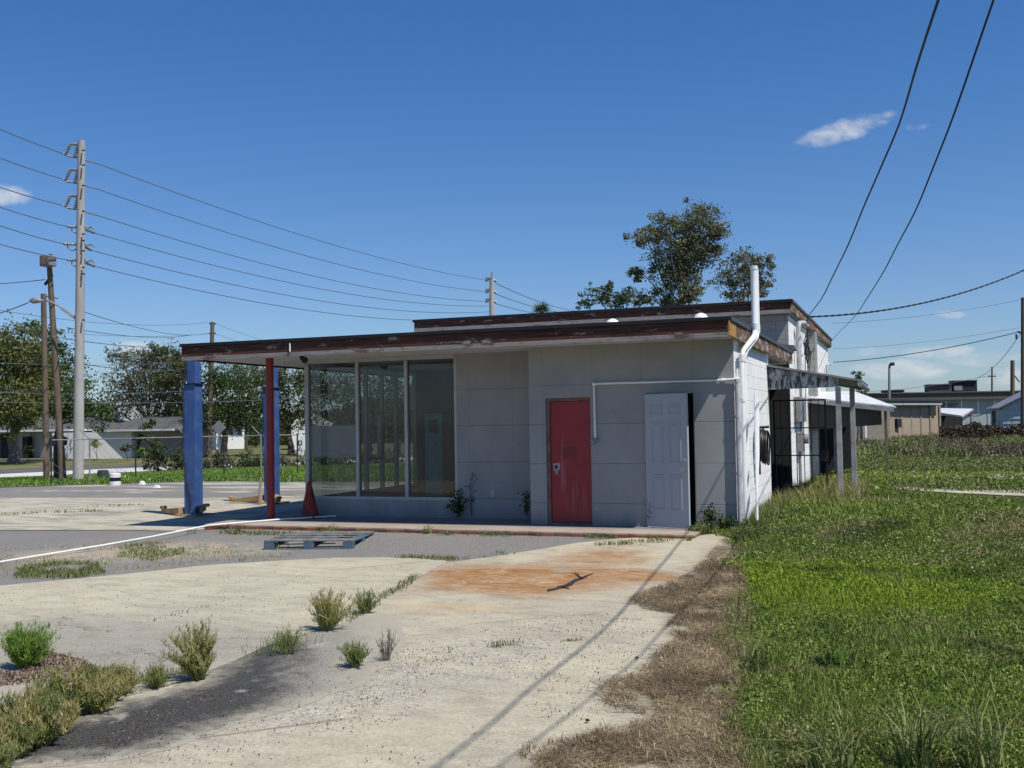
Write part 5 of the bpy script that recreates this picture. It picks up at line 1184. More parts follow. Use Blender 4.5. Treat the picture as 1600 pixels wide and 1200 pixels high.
tree('low_tree', 'low dark tree left of the tall crown, just above the roof', 56, (970, 660), [(932, 462, 20, 14, 0), (958, 470, 22, 10, 0), (985, 464, 26, 12, 0), (1005, 474, 20, 10, 0), (912, 476, 12, 8, 0), (945, 450, 14, 8, 0)], 4200, .12, 'tree2', .14, 40, split=(965, 500))
palm = empty('palm_tree', dep(846, 660, 70), 'palm top just showing above the station roof', 'palm'); m = MB(); m.tube([dep(846, 660, 70), dep(846, 486, 70)], [.2, .16], 8); m.build('trunk', 'bark', palm)
Pp = []; c = np.array(dep(846, 486, 70)); n = 500
dirs = rng.normal(size=(n, 3)); dirs[:, 2] = np.abs(dirs[:, 2])*.6-.15; dirs /= np.linalg.norm(dirs, axis=1)[:, None]
V = []; side = np.cross(dirs, [0, 0, 1.]); side /= np.linalg.norm(side, axis=1)[:, None]+1e-6
tipp = c+dirs*rng.uniform(.6, .95, n)[:, None]; V = np.stack([c-side*.02, c+side*.02, tipp], 1).reshape(-1, 3) if False else np.concatenate([np.stack([c[None]+dirs*.25-side*.03, c[None]+dirs*.25+side*.03, tipp], 1)]).reshape(-1, 3)
npmesh('crown', V, [np.arange(n*3).reshape(-1, 3)], 'tree2', np.repeat(rng.uniform(0, 1, n), 3), palm)
GT = 'trees behind the road at left'
tree('oak_tree', 'large golden green oak at the left edge above the long house', 86, (20, 706), [(10, 540, 42, 38, 0), (40, 570, 46, 34, 0), (-30, 590, 50, 60, 0), (22, 620, 50, 34, -2), (60, 610, 26, 34, 1), (30, 655, 40, 18, -3), (70, 590, 24, 26, 0)], 17000, .26, 'tree3', .42, 75, 'barkpale', group=GT, spread=.36)
tree('oak_tree', 'dark green tree between the wooden poles and the concrete pole', 92, (95, 706), [(70, 545, 26, 30, 0), (95, 580, 26, 34, 1), (110, 620, 28, 34, 0), (140, 640, 28, 26, 0), (85, 640, 26, 26, 0), (52, 520, 18, 16, 2)], 10000, .24, 'tree2', .35, 48, group=GT, spread=.36)
tree('oak_tree', 'broad thin crowned oak behind the right end of the long house', 104, (232, 706), [(190, 556, 20, 18, 0), (225, 575, 34, 30, 0), (262, 568, 34, 28, 2), (200, 610, 36, 34, 0), (250, 618, 40, 38, 0), (280, 600, 26, 40, 0), (180, 640, 26, 26, 0), (235, 555, 18, 12, 0), (272, 650, 30, 28, -3)], 13000, .25, 'tree4', .45, 110, 'barkpale', group=GT, spread=.38)
tree('oak_tree', 'ochre tinged tree half hidden by the nearer blue lift post', 100, (290, 706), [(250, 550, 16, 12, 0), (272, 560, 20, 16, 0), (290, 590, 22, 24, 0), (285, 640, 20, 32, 0), (262, 590, 18, 18, 0)], 5500, .23, 'tree1', .25, 40, group=GT)
tree('evergreen_tree', 'dense dark green tree right of the nearer blue lift post', 96, (350, 704), [(335, 590, 24, 26, 0), (360, 592, 30, 24, 1), (392, 610, 26, 32, 0), (345, 635, 32, 34, 0), (380, 650, 30, 26, 2), (318, 620, 18, 34, 0)], 11000, .22, 'tree2', .3, 48, group=GT, spread=.38)
tree('willow_tree', 'pale feathery tree top showing behind the evergreen', 125, (385, 700), [(372, 580, 20, 14, 0), (392, 578, 18, 12, 0), (405, 592, 18, 16, 0), (380, 600, 26, 16, 0)], 3500, .2, 'tree4', .2, 30, group=GT)
tree('evergreen_tree', 'green tree filling the gap between red column and show window', 98, (455, 704), [(420, 600, 26, 28, 0), (450, 592, 26, 24, 0), (478, 605, 24, 34, 0), (440, 635, 30, 26, 1), (472, 650, 22, 22, 0), (415, 640, 20, 26, 2)], 10000, .22, 'tree1', .3, 48, group=GT, spread=.38)
tree('evergreen_tree', 'green tree seen through the left show window', 94, (540, 706), [(510, 610, 30, 34, 0), (545, 600, 30, 30, 0), (580, 620, 30, 34, 0), (525, 650, 34, 26, 0), (565, 655, 34, 26, 0)], 6500, .24, 'tree1', .3, 40, group=GT, spread=.4)
tree('evergreen_tree', 'green tree seen through the glass door of the show room', 94, (620, 706), [(610, 610, 28, 34, 0), (640, 620, 30, 34, 0), (615, 655, 34, 26, 0)], 4500, .24, 'tree1', .3, 36, group=GT, spread=.4)
tree('oak_tree', 'low bushy tree behind the white two storey house', 140, (310, 704), [(310, 660, 26, 30, 0), (400, 670, 40, 26, 0), (340, 640, 30, 20, 4), (450, 668, 30, 20, 6)], 6000, .3, 'tree2', .3, 36, group=GT, spread=.4)
GS = 'shrubs along the fence at left'
tree('fence_shrub', 'tall scrappy shrub growing through the fence left of the blue post', 49, (248, 750), [(238, 668, 12, 9, 0), (225, 682, 14, 8, 0), (246, 700, 14, 16, 0), (262, 715, 14, 12, 0), (240, 725, 20, 14, 0), (262, 735, 18, 10, 0)], 2600, .13, 'tree1', .05, 30, group=GS, split=(246, 715), cat='shrub')
for i, (px, py, w_, h_, lab) in enumerate(((300, 722, 30, 16, 'low dark hedge shrub just left of the thin pole'), (350, 726, 34, 14, 'low hedge shrub under the diamond road sign'), (400, 722, 28, 18, 'low hedge shrub left of the red column'), (450, 726, 30, 14, 'low hedge shrub right of the red column'), (520, 722, 40, 16, 'low hedge shrub seen through the left window pane'), (585, 718, 40, 20, 'low hedge shrub seen through the middle window pane'))):
    tree('fence_shrub', lab, 58, (px, 741), [(px-w_*.5, py, w_*.5, h_, 0), (px+w_*.5, py+2, w_*.5, h_*.8, 1), (px, py+4, w_*.5, h_*.8, 0)], 2200, .14, 'tree4' if i % 2 else 'tree2', .05, 20, group=GS, cat='shrub')
for i, (px, py, lab) in enumerate(((152, 690, 'pink flowered bush against the long house'), (200, 698, 'reddish bush at the corner of the long house'), (225, 702, 'yellow green bush in front of the white gable wall'), (45, 700, 'small bush left of the oak trunk by the long house'))):
    tree('garden_bush', lab, 91, (px, 709), [(px, py+3, 9, 6, 0), (px-7, py+5, 6, 4, 0)], 500, .16, ('weedbrown', 'vine', 'weedbright', 'tree1')[i], .04, 10, group='bushes by the long house', cat='bush')
tree('round_bush', 'dark bush top behind the far lean to roof', 60, (1340, 690), [(1342, 596, 8, 14, 0), (1340, 620, 10, 16, 0)], 900, .12, 'tree2', .06, 14, cat='bush')

# ------------------------------------------------------------------ ground plants
def in_view(P_, m=60):
    px, py, dz = pix(P_); return (dz > 3) & (px > -m-250*6/np.maximum(dz, 1)) & (px < 1600+m+250*6/np.maximum(dz, 1)) & (py < 1200+500/np.maximum(dz, 1)*3)
def scatter(poly, dens, fn=None, zoff=0.01):
    a = np.array(poly); x0, y0 = a[:, 0].min(), a[:, 1].min(); x1, y1 = a[:, 0].max(), a[:, 1].max(); n = int((x1-x0)*(y1-y0)*dens)
    x = rng.uniform(x0, x1, n); y = rng.uniform(y0, y1, n); k = inpoly(x, y, poly); x = x[k]; y = y[k]
    P_ = np.stack([x, y, zt(x, y)+zoff], 1); P_ = P_[in_view(P_)]; return P_ if fn is None else P_[fn(P_)]
def vnoise(x, y, s, seed=0):
    x = x*s+seed*17.3; y = y*s+seed*9.1; xi = np.floor(x).astype(int); yi = np.floor(y).astype(int); fx = x-xi; fy = y-yi; fx = fx*fx*(3-2*fx); fy = fy*fy*(3-2*fy)
    h = lambda a, b: np.mod(np.sin(a*127.1+b*311.7+seed)*43758.5453, 1)
    return (h(xi, yi)*(1-fx)+h(xi+1, yi)*fx)*(1-fy)+(h(xi, yi+1)*(1-fx)+h(xi+1, yi+1)*fx)*fy
def fbm(x, y, s, seed=0): return (vnoise(x, y, s, seed)+.5*vnoise(x, y, s*2.1, seed+1)+.25*vnoise(x, y, s*4.3, seed+2))/1.75
# far wood behind the houses, one mass
px = rng.uniform(-150, 760, 26000); Dd = rng.uniform(150, 175, 26000); topy = 652-22*vnoise(px*.02, px*0, 1, 2)-14*vnoise(px*.07, px*0, 1, 4); yy_ = topy+(712-topy)*rng.uniform(0, 1, 26000)**.8
Pw = CAM[None]+((R@np.stack([px-800, -(yy_-600), -FPX*np.ones_like(px)]))*(Dd/FPX)).T
v, f, t = leafcards(Pw, .8, np.clip(rng.normal(.35, .25, 26000), 0, 1)); tag(npmesh('distant_wood', v, f, 'tree2', t), kind='stuff')
lx = lambda y: np.interp(y, LEFT_Y, LEFT_X)
BROKEN = [tuple(gr(*p)[:2]) for p in ((1385, 769), (1440, 773.5), (1600, 783), (1800, 795), (1800, 772), (1600, 766), (1500, 766), (1410, 762))]
def lawnzone(y0, y1, xr, dens, h, wd, leafd=0):
    poly = [(-1.2, y0), (xr, y0), (xr, y1), (-1.2, y1)]
    rag = lambda P_: (P_[:, 0] > lx(P_[:, 1])+.55*(fbm(P_[:, 0], P_[:, 1], 1.9)-.5)+rng.normal(0, .07, len(P_))) & ~inpoly(P_[:, 0], P_[:, 1], BROKEN)
    P_ = scatter(poly, dens, rag, .012); n = len(P_)
    gp_ = fbm(P_[:, 0], P_[:, 1], 1.3, 3); P_ = P_[(rng.uniform(0, 1, n) < np.clip(.35+1.3*(gp_-.25), .2, 1))]; n = len(P_)
    gp_ = fbm(P_[:, 0], P_[:, 1], .9, 5); g2 = fbm(P_[:, 0], P_[:, 1], 3.1, 13); hh = h*rng.uniform(.4, 1.5, n)*(.25+1.6*np.clip(gp_*.6+g2*.6-.12, 0, 1.2)); tall = rng.uniform(0, 1, n) < .012; hh = np.where(tall, hh*2.6, hh)
    out = [blades(P_, hh, wd*rng.uniform(.6, 1.4, n), .55)]
    if leafd:
        Q = scatter(poly, leafd, rag, .012); cl_ = fbm(Q[:, 0], Q[:, 1], 1.0, 9); Q = Q[cl_ > .38]; cl_ = cl_[cl_ > .38]
        Q[:, 2] += rng.uniform(.01, h*.8, len(Q))*(.5+cl_); out.append(leafcards(Q, wd*3.4, updir=3., squash=.8))
    return out
parts = []
parts += lawnzone(-12.5, -8.5, 4.6, 7600, .045, .0052, 9500)
parts += lawnzone(-8.5, -5, 5.8, 5200, .046, .0062, 6000)
parts += lawnzone(-5, 0, 8, 2900, .050, .0085, 2600)
parts += lawnzone(0, 6, 10, 1300, .062, .013, 1000)
parts += lawnzone(6, 15.2, 14, 430, .06, .022, 160)
v, f, t = join(parts); tag(npmesh('lawn_grass', v, f, 'lawn_grass', t), kind='stuff')
print('lawn verts', len(v))
# small white clover heads
Q = scatter([(.1, -4), (11, -4), (13, 14), (.1, 14)], 9, lambda P_: fbm(P_[:, 0], P_[:, 1], .5, 21) > .5, .07)
v, f, t = leafcards(Q, .022, updir=2., squash=.9); M['clover'] = basic('pale_flower', (.62, .62, .5), bmp=0); tag(npmesh('clover_flowers', v, f, 'clover', t), kind='stuff')
# large grass tussocks in the foreground
def tussock(px, py, n, h, wd, mt, label, lean=.7, name='grass_tussock', spread=.05, group=None, D=None):
    c = onz(px, py, float(zt(*gr(px, py)[:2])) if True else 0); P_ = np.repeat(c[None], n, 0)+rng.normal(size=(n, 3))*np.array([spread, spread, 0])
    v, f, t = blades(P_, h*rng.uniform(.45, 1.15, n), wd*rng.uniform(.7, 1.3, n), lean); return tag(npmesh(name, v, f, mt, t), label, 'grass tuft', group)
GTU = 'grass tussocks on the lawn'
tussock(1430, 1205, 90, .42, .010, 'weed', 'long bladed tussock near the bottom edge, right of centre on the lawn', .8, group=GTU)
tussock(1530, 1212, 80, .40, .010, 'weed', 'long bladed tussock in the bottom right corner of the lawn', .8, group=GTU)
tussock(1300, 1215, 70, .32, .009, 'weed', 'tussock at the bottom edge, leftmost on the lawn', .8, group=GTU)
tussock(1180, 1055, 75, .34, .008, 'weed', 'sprawling tussock beside the dead straw', .9, group=GTU)
tussock(1310, 1050, 30, .24, .012, 'weedbright', 'bright green tuft in the middle of the lawn', .5, group=GTU)
tussock(1150, 975, 14, .34, .007, 'weed', 'few tall dark stems at the lawn edge above the straw', .35, group=GTU)
tussock(1305, 1045, 240, .12, .022, 'tree2', 'low dark leafy patch in the middle of the lawn', .9, group=GTU, spread=.07)
# dead straw along the driveway edge
def pxpoly(pts): return [tuple(onz(*p, 0)[:2]) for p in pts]
straw = pxpoly(((1128, 858), (1100, 880), (1078, 900), (1040, 915), (985, 938), (1000, 952), (1060, 962), (1040, 985), (1060, 1000), (1020, 1030), (1000, 1055), (930, 1080), (950, 1105), (1000, 1118), (930, 1150), (880, 1172), (830, 1178), (840, 1215), (1060, 1260), (1170, 1240), (1150, 1100), (1175, 1000), (1165, 900), (1145, 862)))
def strawfn(P_):
    n = fbm(P_[:, 0], P_[:, 1], 3.2, 11); dd = lx(P_[:, 1])+.05-P_[:, 0]   # distance left of the lawn line
    return n > .24+np.clip(dd, 0, 1.2)*.17
sheet('straw_mat', straw, 'soil', .0125, .15, .05, cell0=.08)
Q = scatter(straw, 9000, strawfn, .018); d2 = np.linalg.norm(Q-CAM, axis=1); Q = Q[rng.uniform(0, 1, len(Q)) < np.clip(75/d2**2, .15, 1)*1.0]
d2 = np.linalg.norm(Q-CAM, axis=1); Q[:, 2] += np.abs(rng.normal(0, .013, len(Q)))
s1 = blades(Q, .075*rng.uniform(.5, 1.8, len(Q)), .0035*(.6+d2/12)*rng.uniform(.6, 1.4, len(Q)), 1.3, flat=.82)
Q2 = Q[rng.uniform(0, 1, len(Q)) < .3]; s2 = blades(Q2, .05*rng.uniform(.5, 1.5, len(Q2)), .004*np.ones(len(Q2)), 1.0, flat=.3)
v, f, t = join([s1, s2]); tag(npmesh('dead_straw', v, f, 'straw', t), kind='stuff'); print('straw', len(v))
m = MB()   # creeping runners on the concrete at the bottom
# small weeds in the joint and along the asphalt edge
def weedstrip(name, line, width, dens, h, wd, mt, lean=.5, leaf=0, thr=.42):
    Pw = [np.array(gr(*p)) for p in line]; out = []
    for a, b in zip(Pw[:-1], Pw[1:]):
        L = np.linalg.norm(b-a); n = int(L*dens); tt = rng.uniform(0, 1, n); q = a+(b-a)*tt[:, None]+rng.normal(size=(n, 3))*np.array([width, width, 0]); out.append(q)
    q = np.concatenate(out); k = fbm(q[:, 0], q[:, 1], 2.5, 31) > thr; q = q[k]; q[:, 2] = zt(q[:, 0], q[:, 1])+.01
    pr_ = [blades(q, h*rng.uniform(.4, 1.5, len(q)), wd*rng.uniform(.6, 1.4, len(q)), lean)]
    if leaf: q2 = q.copy(); q2[:, 2] += rng.uniform(0, h, len(q2)); pr_.append(leafcards(q2, leaf, updir=2))
    v, f, t = join(pr_); return tag(npmesh(name, v, f, mt, t), kind='stuff')
weedstrip('edge_weeds', ((480, 875), (560, 873), (640, 873), (700, 877), (800, 866), (900, 857), (1000, 850), (1060, 848), (1120, 846)), .06, 300, .05, .008, 'weed', leaf=.02, thr=.52)
weedstrip('slab_weeds', ((300, 834), (420, 836), (520, 836), (660, 836), (800, 838), (1000, 843), (1090, 846)), .06, 300, .055, .009, 'weed', leaf=.022, thr=.54)
weedstrip('corner_weeds', ((1088, 835), (1120, 838), (1150, 832), (1172, 826), (1165, 845), (1130, 848)), .10, 1500, .13, .012, 'weed', leaf=.035)
weedstrip('joint_weeds', ((650, 903), (620, 925), (590, 940), (560, 962), (540, 975)), .035, 170, .05, .007, 'weed', leaf=.014)
weedstrip('joint_weeds', ((480, 1000), (440, 1010), (405, 1030)), .09, 200, .09, .006, 'weed', leaf=.012)
weedstrip('crack_weeds', ((230, 975), (300, 957), (350, 945), (385, 930)), .03, 32, .03, .006, 'vine', leaf=.014)
weedstrip('crack_weeds', ((690, 1022), (740, 1018), (800, 1012), (815, 1008)), .03, 160, .055, .007, 'weed', leaf=.014)
weedstrip('crack_weeds', ((880, 1005), (905, 1004)), .02, 300, .02, .007, 'weed')
weedstrip('straw_runners', ((815, 1190), (835, 1172), (870, 1166), (930, 1158), (1000, 1165)), .02, 260, .05, .004, 'straw', 1.2)
weedstrip('straw_runners', ((840, 1085), (900, 1080), (935, 1083), (960, 1075)), .025, 160, .04, .004, 'straw', 1.2)
def patch(name, pts, dens, h, wd, mt, thr=.4, leaf=0, lean=.5):
    q = scatter(pxpoly(pts), dens, lambda P_: fbm(P_[:, 0], P_[:, 1], 1.6, 41) > thr, .012)
    pr_ = [blades(q, h*rng.uniform(.4, 1.5, len(q)), wd*rng.uniform(.6, 1.4, len(q)), lean)]
    if leaf: q2 = q.copy(); q2[:, 2] += rng.uniform(0, h, len(q2)); pr_.append(leafcards(q2, leaf, updir=2))
    v, f, t = join(pr_); return tag(npmesh(name, v, f, mt, t), kind='stuff')
patch('lot_grass', ((20, 905), (30, 890), (80, 880), (150, 882), (165, 897), (120, 906)), 1700, .05, .010, 'weed', .42)
patch('lot_grass', ((180, 872), (190, 856), (230, 850), (285, 852), (290, 866), (240, 878)), 900, .04, .010, 'weed', .48)
patch('sparse_weeds', ((-40, 880), (0, 862), (200, 848), (420, 850), (480, 862), (430, 878), (200, 893), (0, 912)), 240, .035, .009, 'weedbrown', .5)
weedstrip('lot_weeds', ((0, 806), (60, 803), (160, 800)), .12, 90, .06, .015, 'weed'); weedstrip('lot_weeds', ((150, 793), (220, 790)), .12, 60, .05, .015, 'weed')
q = scatter([tuple(gr(*p)[:2]) for p in ((-60, 763), (160, 758), (300, 753), (700, 755), (700, 730), (480, 731), (300, 737), (160, 743), (-60, 751))], 110, None, .01); d2 = np.linalg.norm(q-CAM, axis=1)
v, f, t = blades(q, .10*rng.uniform(.4, 1.8, len(q)), .035*rng.uniform(.6, 1.4, len(q)), .6); tag(npmesh('verge_grass', v, f, 'weedbright', t), kind='stuff')
# field beyond: brush and dead vines
def brushfield(name, pts, dens, h, wd, mt, amp=.6):
    q = scatter([tuple(gr(*p)[:2]) for p in pts], dens, None, .0); n_ = fbm(q[:, 0], q[:, 1], .22, 51)
    hh = h*(.25+1.5*np.clip(n_-.25, 0, 1))*rng.uniform(.5, 1.4, len(q)); a = blades(q, hh, wd*rng.uniform(.6, 1.4, len(q)), .7)
    q2 = q.copy(); q2[:, 2] += hh*rng.uniform(.2, 1, len(q)); b = leafcards(q2, wd*2.2)
    v, f, t = join([a, b]); return tag(npmesh(name, v, f, mt, t), kind='stuff')
brushfield('field_brush', ((1280, 720), (1600, 718), (1850, 720), (1850, 684), (1600, 684), (1400, 686), (1280, 688)), 75, .55, .045, 'brush')
brushfield('field_grass', ((1290, 738), (1400, 739), (1600, 739.5), (1850, 742), (1850, 720), (1600, 720), (1280, 722)), 260, .28, .03, 'weed')
q = scatter([tuple(gr(*p)[:2]) for p in ((1380, 770), (1500, 770), (1600, 774), (1800, 780), (1800, 757), (1600, 754), (1400, 752))], 320, lambda P_: fbm(P_[:, 0], P_[:, 1], .6, 61) > .4, .02)
v, f, t = blades(q, .055*rng.uniform(.4, 1.5, len(q)), .022*np.ones(len(q)), .6); tag(npmesh('path_grass', v, f, 'weed', t), kind='stuff')
def hedge():
    e = empty('vine_hedge', P(1540, 688, 70), 'dark tangled hedge of dead vines in front of the awning and blue shed', 'hedge')
    out = []; n = 16000; px = rng.uniform(1468, 1760, n); D = rng.uniform(66, 70, n); h = 1.0+.35*vnoise(px*.05, px*0, 1, 3)+.2*vnoise(px*.2, px*0, 1, 5)
    base = np.stack([dep(a, 690, d) for a, d in zip(px, D)]); z0 = -.35; base[:, 2] = z0+h*np.sqrt(rng.uniform(0, 1, n))*1.15
    v, f, t = leafcards(base, .16); npmesh('foliage', v, f, 'vine', t, e)
    m = MB()
    for i in range(60):
        a = dep(1470+i*4.8, 690, 68); m.tube([a, a+np.array([random.uniform(-.6, .6), 0, random.uniform(.8, 1.8)])], [.03, .012], 4)
    m.build('stems', 'bark', e)
hedge()

# ------------------------------------------------------------------ single weeds on the concrete
def bush(name, px, py, hpx, wpx, stems, label, mt, group, leafn=26, leafs=.014, dead=False):
    c = np.array(onz(px, py, .012)); Dc = float(pix(c)[2]); H_ = hpx*Dc/FPX; W_ = wpx*Dc/FPX/2
    e = empty(name, c, label, 'weed', group); st_ = MB(); L = []; T = []; skew = random.uniform(0, 6.28); stems = int(stems*.8); leafs *= 1.12
    for i in range(stems):
        a = random.uniform(0, 6.28); rr = random.random()**.75*(1.15 if random.random() < .12 else .95); hh = H_*random.choice((random.uniform(.3, .7), random.uniform(.6, 1), random.uniform(.75, 1.12)))*(1-.25*rr); r = W_*rr*(1+.35*math.cos(a-skew)); x0 = c+np.array([math.cos(a), math.sin(a), 0])*random.uniform(0, W_*.25)
        p1 = x0+np.array([math.cos(a)*r*.35, math.sin(a)*r*.35, hh*.55]); p2 = x0+np.array([math.cos(a)*r*.95, math.sin(a)*r*.95, hh])
        st_.tube([x0, p1, p2], [.0028, .002, .001], 4, cap=False)
        tt = rng.uniform(.2, 1, leafn)[:, None]**.85; q = np.where(tt < .55, x0+(p1-x0)*tt/.55, p1+(p2-p1)*(tt-.55)/.45)+rng.normal(size=(leafn, 3))*.008
        L.append(q); T.append(np.clip(tt[:, 0]*.75+rng.normal(0, .15, leafn), 0, 1))
    st_.build('stems', 'barkpale' if dead else 'weedstem', e)
    L = np.concatenate(L); T = np.concatenate(T); n = len(L); up = rng.normal(size=(n, 3))*.38+np.array([0, 0, 1]); up /= np.linalg.norm(up, axis=1)[:, None]
    sd_ = np.cross(up, rng.normal(size=(n, 3))); sd_ /= np.linalg.norm(sd_, axis=1)[:, None]; ls = leafs*rng.uniform(.7, 1.5, n)[:, None]
    V = np.stack([L-sd_*ls*.12, L+sd_*ls*.12, L+up*ls*1.5], 1).reshape(-1, 3); npmesh('leaves', V, [np.arange(3*n).reshape(-1, 3)], mt, np.repeat(T, 3), e)
GW = 'bushy weeds in the concrete joint'
bush('weed_bush', 312, 1062, 88, 84, 110, 'brown tipped bushy weed in the joint, left of the biggest pair', 'weedbrown', GW, 60, .020)
bush('weed_bush', 512, 985, 62, 72, 110, 'straw coloured round weed at the middle of the joint', 'weedbrown', GW, 50, .020)
bush('weed_bush', 38, 1045, 68, 80, 190, 'bright green bushy weed at the left edge', 'weedbright', GW, 55, .020)
bush('weed_bush', 572, 958, 36, 52, 60, 'small green tuft just right of the straw coloured weed', 'weed', GW, 24, .020)
bush('weed_bush', 556, 1042, 40, 56, 60, 'low green tuft on the gravelly asphalt', 'weed', GW, 22, .022)
bush('weed_bush', 604, 1032, 54, 50, 26, 'dry leafless looking weed on the gravelly asphalt', 'litter', GW, 16, .015, True)
bush('weed_bush', 450, 1022, 40, 76, 46, 'thin grey green weed on the dark asphalt edge', 'weed', GW, 26, .016)
bush('weed_bush', 192, 1086, 52, 60, 70, 'sparse weed between the brown tipped bush and the weed band', 'weedbrown', GW, 34, .018)
bush('weed_bush', 246, 1075, 38, 60, 60, 'small dull weed touching the brown tipped bush', 'weed', GW, 30, .016)
for i in range(13):
    px = -30+i*18+random.uniform(-6, 6); py = 1215-i*10.5+random.uniform(-8, 8)
    bush('weed_clump', px+random.uniform(-10, 10), py+random.uniform(-12, 8), (82 if i < 9 else 50)*random.uniform(.55, 1.15), random.uniform(45, 90), 70, 'yellow green weed of the dense band at the lower left corner', 'weedbrown' if i % 3 else 'weed', 'weeds of the band at lower left', 46, .020)
for i in range(6):
    px = -20+i*34; py = 1172-i*17
    bush('weed_clump', px, py, 70 if i < 4 else 46, 64, 70, 'yellow green weed of the dense band at the lower left corner', 'weed' if i % 2 else 'weedbrown', 'weeds of the band at lower left', 46, .020)
# leafy plants at the walls
def leafy(px, py, y, n, h, wd, label, size=.05):
    c = ony(px, py, y); e = empty('wall_plant', c, label, 'plant', 'plants growing at the wall'); m = MB(); L = []
    for i in range(n):
        a = random.uniform(0, 6.28); q = c+np.array([math.cos(a)*wd*random.random(), -abs(math.sin(a))*wd*.6, h*random.uniform(.35, 1)]); m.tube([c, (c+q)/2+np.array([0, 0, .02]), q], [.004, .003, .002], 4); L.append(rng.normal(size=(9, 3))*.04+q); L.append(rng.normal(size=(5, 3))*.03+(c+q)/2)
    m.build('stems', 'bark', e); L = np.concatenate(L); v, f, t = leafcards(L, size, squash=.8); npmesh('leaves', v, f, 'tree2', t, e)
leafy(718, 808, .70, 16, .42, .2, 'dark leafy plant at the foot of the recessed wall'); leafy(737, 806, .72, 3, .75, .05, 'spindly tall stem right of the dark leafy plant', .035)
leafy(823, 808, .70, 5, .4, .08, 'dark small plant in the wall corner beside the red door wall', .045); leafy(1017, 822, -.03, 8, .38, .05, 'thin green climber at the hinge side of the white door', .022)
leafy(1110, 826, -.08, 22, .30, .16, 'broad leafed weed right of the white door', .04); leafy(1135, 830, -.1, 22, .22, .18, 'leafy weed in front of the corner pipe', .04)
for i, px in enumerate((372, 500, 520, 668)): tussock(px, 834, 34, .20, .012, 'weed', ['small grass tuft at the slab edge left of the red column', 'grass tuft at the slab edge behind the pallet, left', 'grass tuft at the slab edge behind the pallet, right', 'grass tuft at the slab edge right of the pallet'][i], .8, group='grass tufts along the slab edge', spread=.03)
q = scatter([(-.02, 3.2), (1.6, 3.2), (1.6, 7.5), (-.02, 7.5)], 420, None, .01); v, f, t = blades(q, .26*rng.uniform(.4, 1.4, len(q)), .010*np.ones(len(q)), .45); tag(npmesh('seed_grass', v, f, 'weedbrown', t), kind='stuff')
q = scatter([(.0, .1), (.5, .1), (.45, 3.2), (.0, 3.2)], 700, None, .01); v, f, t = blades(q, .20*rng.uniform(.4, 1.4, len(q)), .010*np.ones(len(q)), .45); tag(npmesh('wall_grass', v, f, 'weed', t), kind='stuff')
# litter and pebbles
q = scatter(pxpoly(((-60, 1062), (30, 1052), (80, 1022), (130, 1034), (160, 1052), (110, 1062), (40, 1072), (-60, 1082))), 5200, None, .012); q[:, 2] += np.abs(rng.normal(0, .01, len(q)))
v, f, t = leafcards(q, .028, updir=2.5, squash=.4); tag(npmesh('leaf_litter', v, f, 'litter', t), kind='stuff')
q = scatter(pxpoly(((120, 1190), (200, 1130), (260, 1095), (330, 1070), (345, 1080), (260, 1125), (180, 1180), (100, 1215))), 1800, lambda P_: fbm(P_[:, 0], P_[:, 1], 3, 71) > .42, .012); v, f, t = leafcards(q, .02, updir=2.5, squash=.4); tag(npmesh('leaf_litter', v, f, 'litter', t), kind='stuff')
q = np.concatenate([scatter(pxpoly(((560, 1090), (600, 1020), (720, 1010), (740, 1060), (640, 1120), (520, 1190), (420, 1190))), 900, lambda P_: fbm(P_[:, 0], P_[:, 1], 2, 81) > .45, .016), scatter(pxpoly(((-60, 910), (0, 850), (300, 845), (440, 865), (200, 900))), 260, lambda P_: fbm(P_[:, 0], P_[:, 1], 1.2, 82) > .45, .01), scatter(pxpoly(((720, 1100), (860, 1050), (1000, 1040), (900, 1180), (700, 1190))), 60, None, .016)])
qs = np.concatenate([scatter(pxpoly(((640, 1000), (900, 960), (1000, 960), (1050, 1010), (900, 1150), (760, 1200), (560, 1200))), 300, lambda P_: fbm(P_[:, 0], P_[:, 1], 1.3, 91) > .50, .017), scatter(pxpoly(((300, 900), (680, 880), (640, 920), (450, 1000), (250, 1050), (0, 1050), (0, 930))), 45, None, .02), scatter(pxpoly(((40, 1200), (300, 1090), (560, 1060), (600, 1100), (400, 1200))), 260, None, .02)])
v, f, t = leafcards(qs, .012, np.clip(rng.normal(.15, .2, len(qs)), 0, 1), updir=1.5, squash=.7); tag(npmesh('leaf_specks', v, f, 'litter', t), kind='stuff')
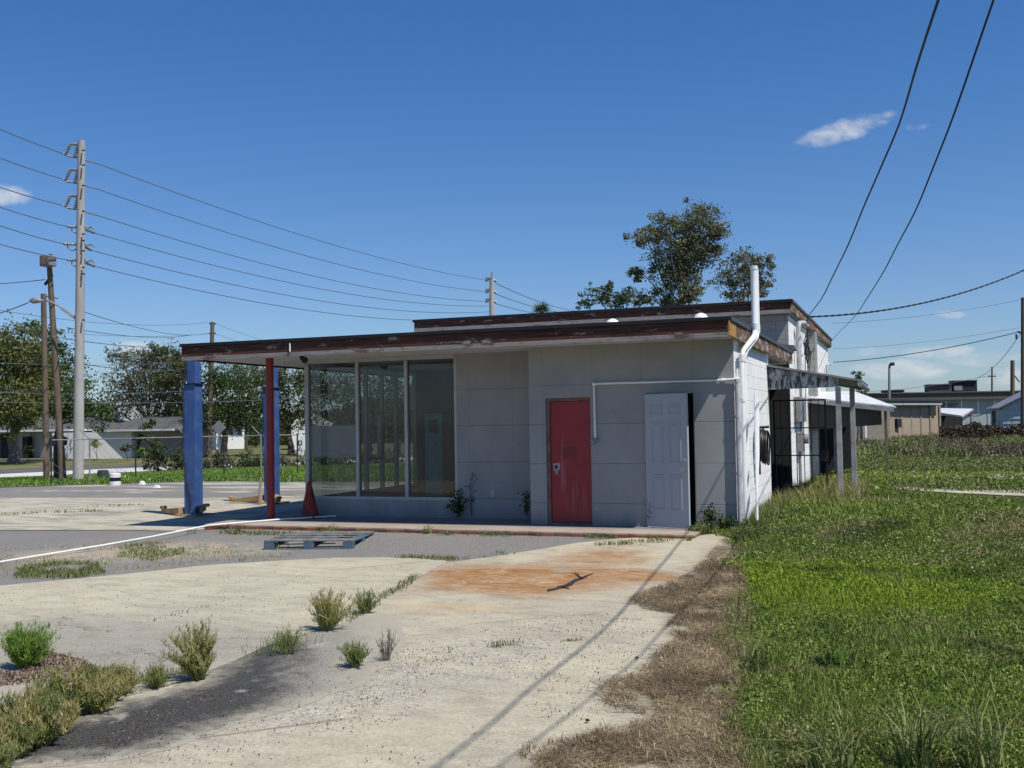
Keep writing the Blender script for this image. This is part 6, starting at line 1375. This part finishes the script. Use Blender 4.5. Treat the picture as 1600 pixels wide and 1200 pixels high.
a = leafcards(q, .011, updir=1.2, squash=.9); M['pebble'] = foliage('pebbles', [(0, (.10, .08, .06)), (.5, (.30, .26, .2)), (1, (.6, .56, .48))], .0); v, f, t = a; tag(npmesh('gravel', v, f, 'pebble', t), kind='stuff')
# dark forked mark in the concrete, on the rust stain
def ribbon(m, pts):
    P2 = [(np.array(onz(px, py, .0135)), w_) for px, py, w_ in pts]; L_ = []; R_ = []
    for i, (p, w_) in enumerate(P2):
        d_ = P2[min(i+1, len(P2)-1)][0]-P2[max(i-1, 0)][0]; n_ = np.array([-d_[1], d_[0], 0]); n_ /= np.linalg.norm(n_)+1e-9; L_.append(p+n_*w_); R_.append(p-n_*w_)
    n = len(P2); m.add(L_+R_, [(i, n+i, n+i+1, i+1) for i in range(n-1)])
m = MB(); ribbon(m, [(856, 924, .008), (862, 921, .05), (872, 919, .035), (880, 916, .06), (888, 914, .045), (895, 909, .03), (903, 905, .045), (910, 903, .03), (918, 899, .022), (927, 896, .012)])
ribbon(m, [(909, 904, .02), (903, 899, .018), (900, 896, .022), (892, 895, .006)]); ribbon(m, [(878, 917, .03), (886, 919, .02), (891, 920, .006)])
tag(m.build('forked_crack', basic('black_crack_fill', (.03, .026, .024), .9)), 'dark forked crack mark in the concrete on the rust stain', 'crack')
for i, (px, py) in enumerate(((918, 1127), (995, 1029))):
    c = onz(px, py, .02); m = MB(); m.lathe(c, [(.009, 0), (.015, .005), (.011, .012), (.004, .015)], 6); tag(m.build('stone', 'dark'), ['small dark stone on the pale concrete near the straw', 'dark clod at the tip of a straw runner'][i], 'stone')
c = onz(1480, 810, .12); m = MB(); m.hexa([c+np.array([-.1, 0, 0]), c+np.array([.1, 0, 0]), c+np.array([.1, .1, 0]), c+np.array([-.1, .1, 0])], [c+np.array([-.09, 0, .04]), c+np.array([.1, 0, .03]), c+np.array([.09, .1, .03]), c+np.array([-.1, .1, .04])]); tag(m.build('litter_scrap', 'pvc'), 'white scrap lying in the lawn', 'rubbish')
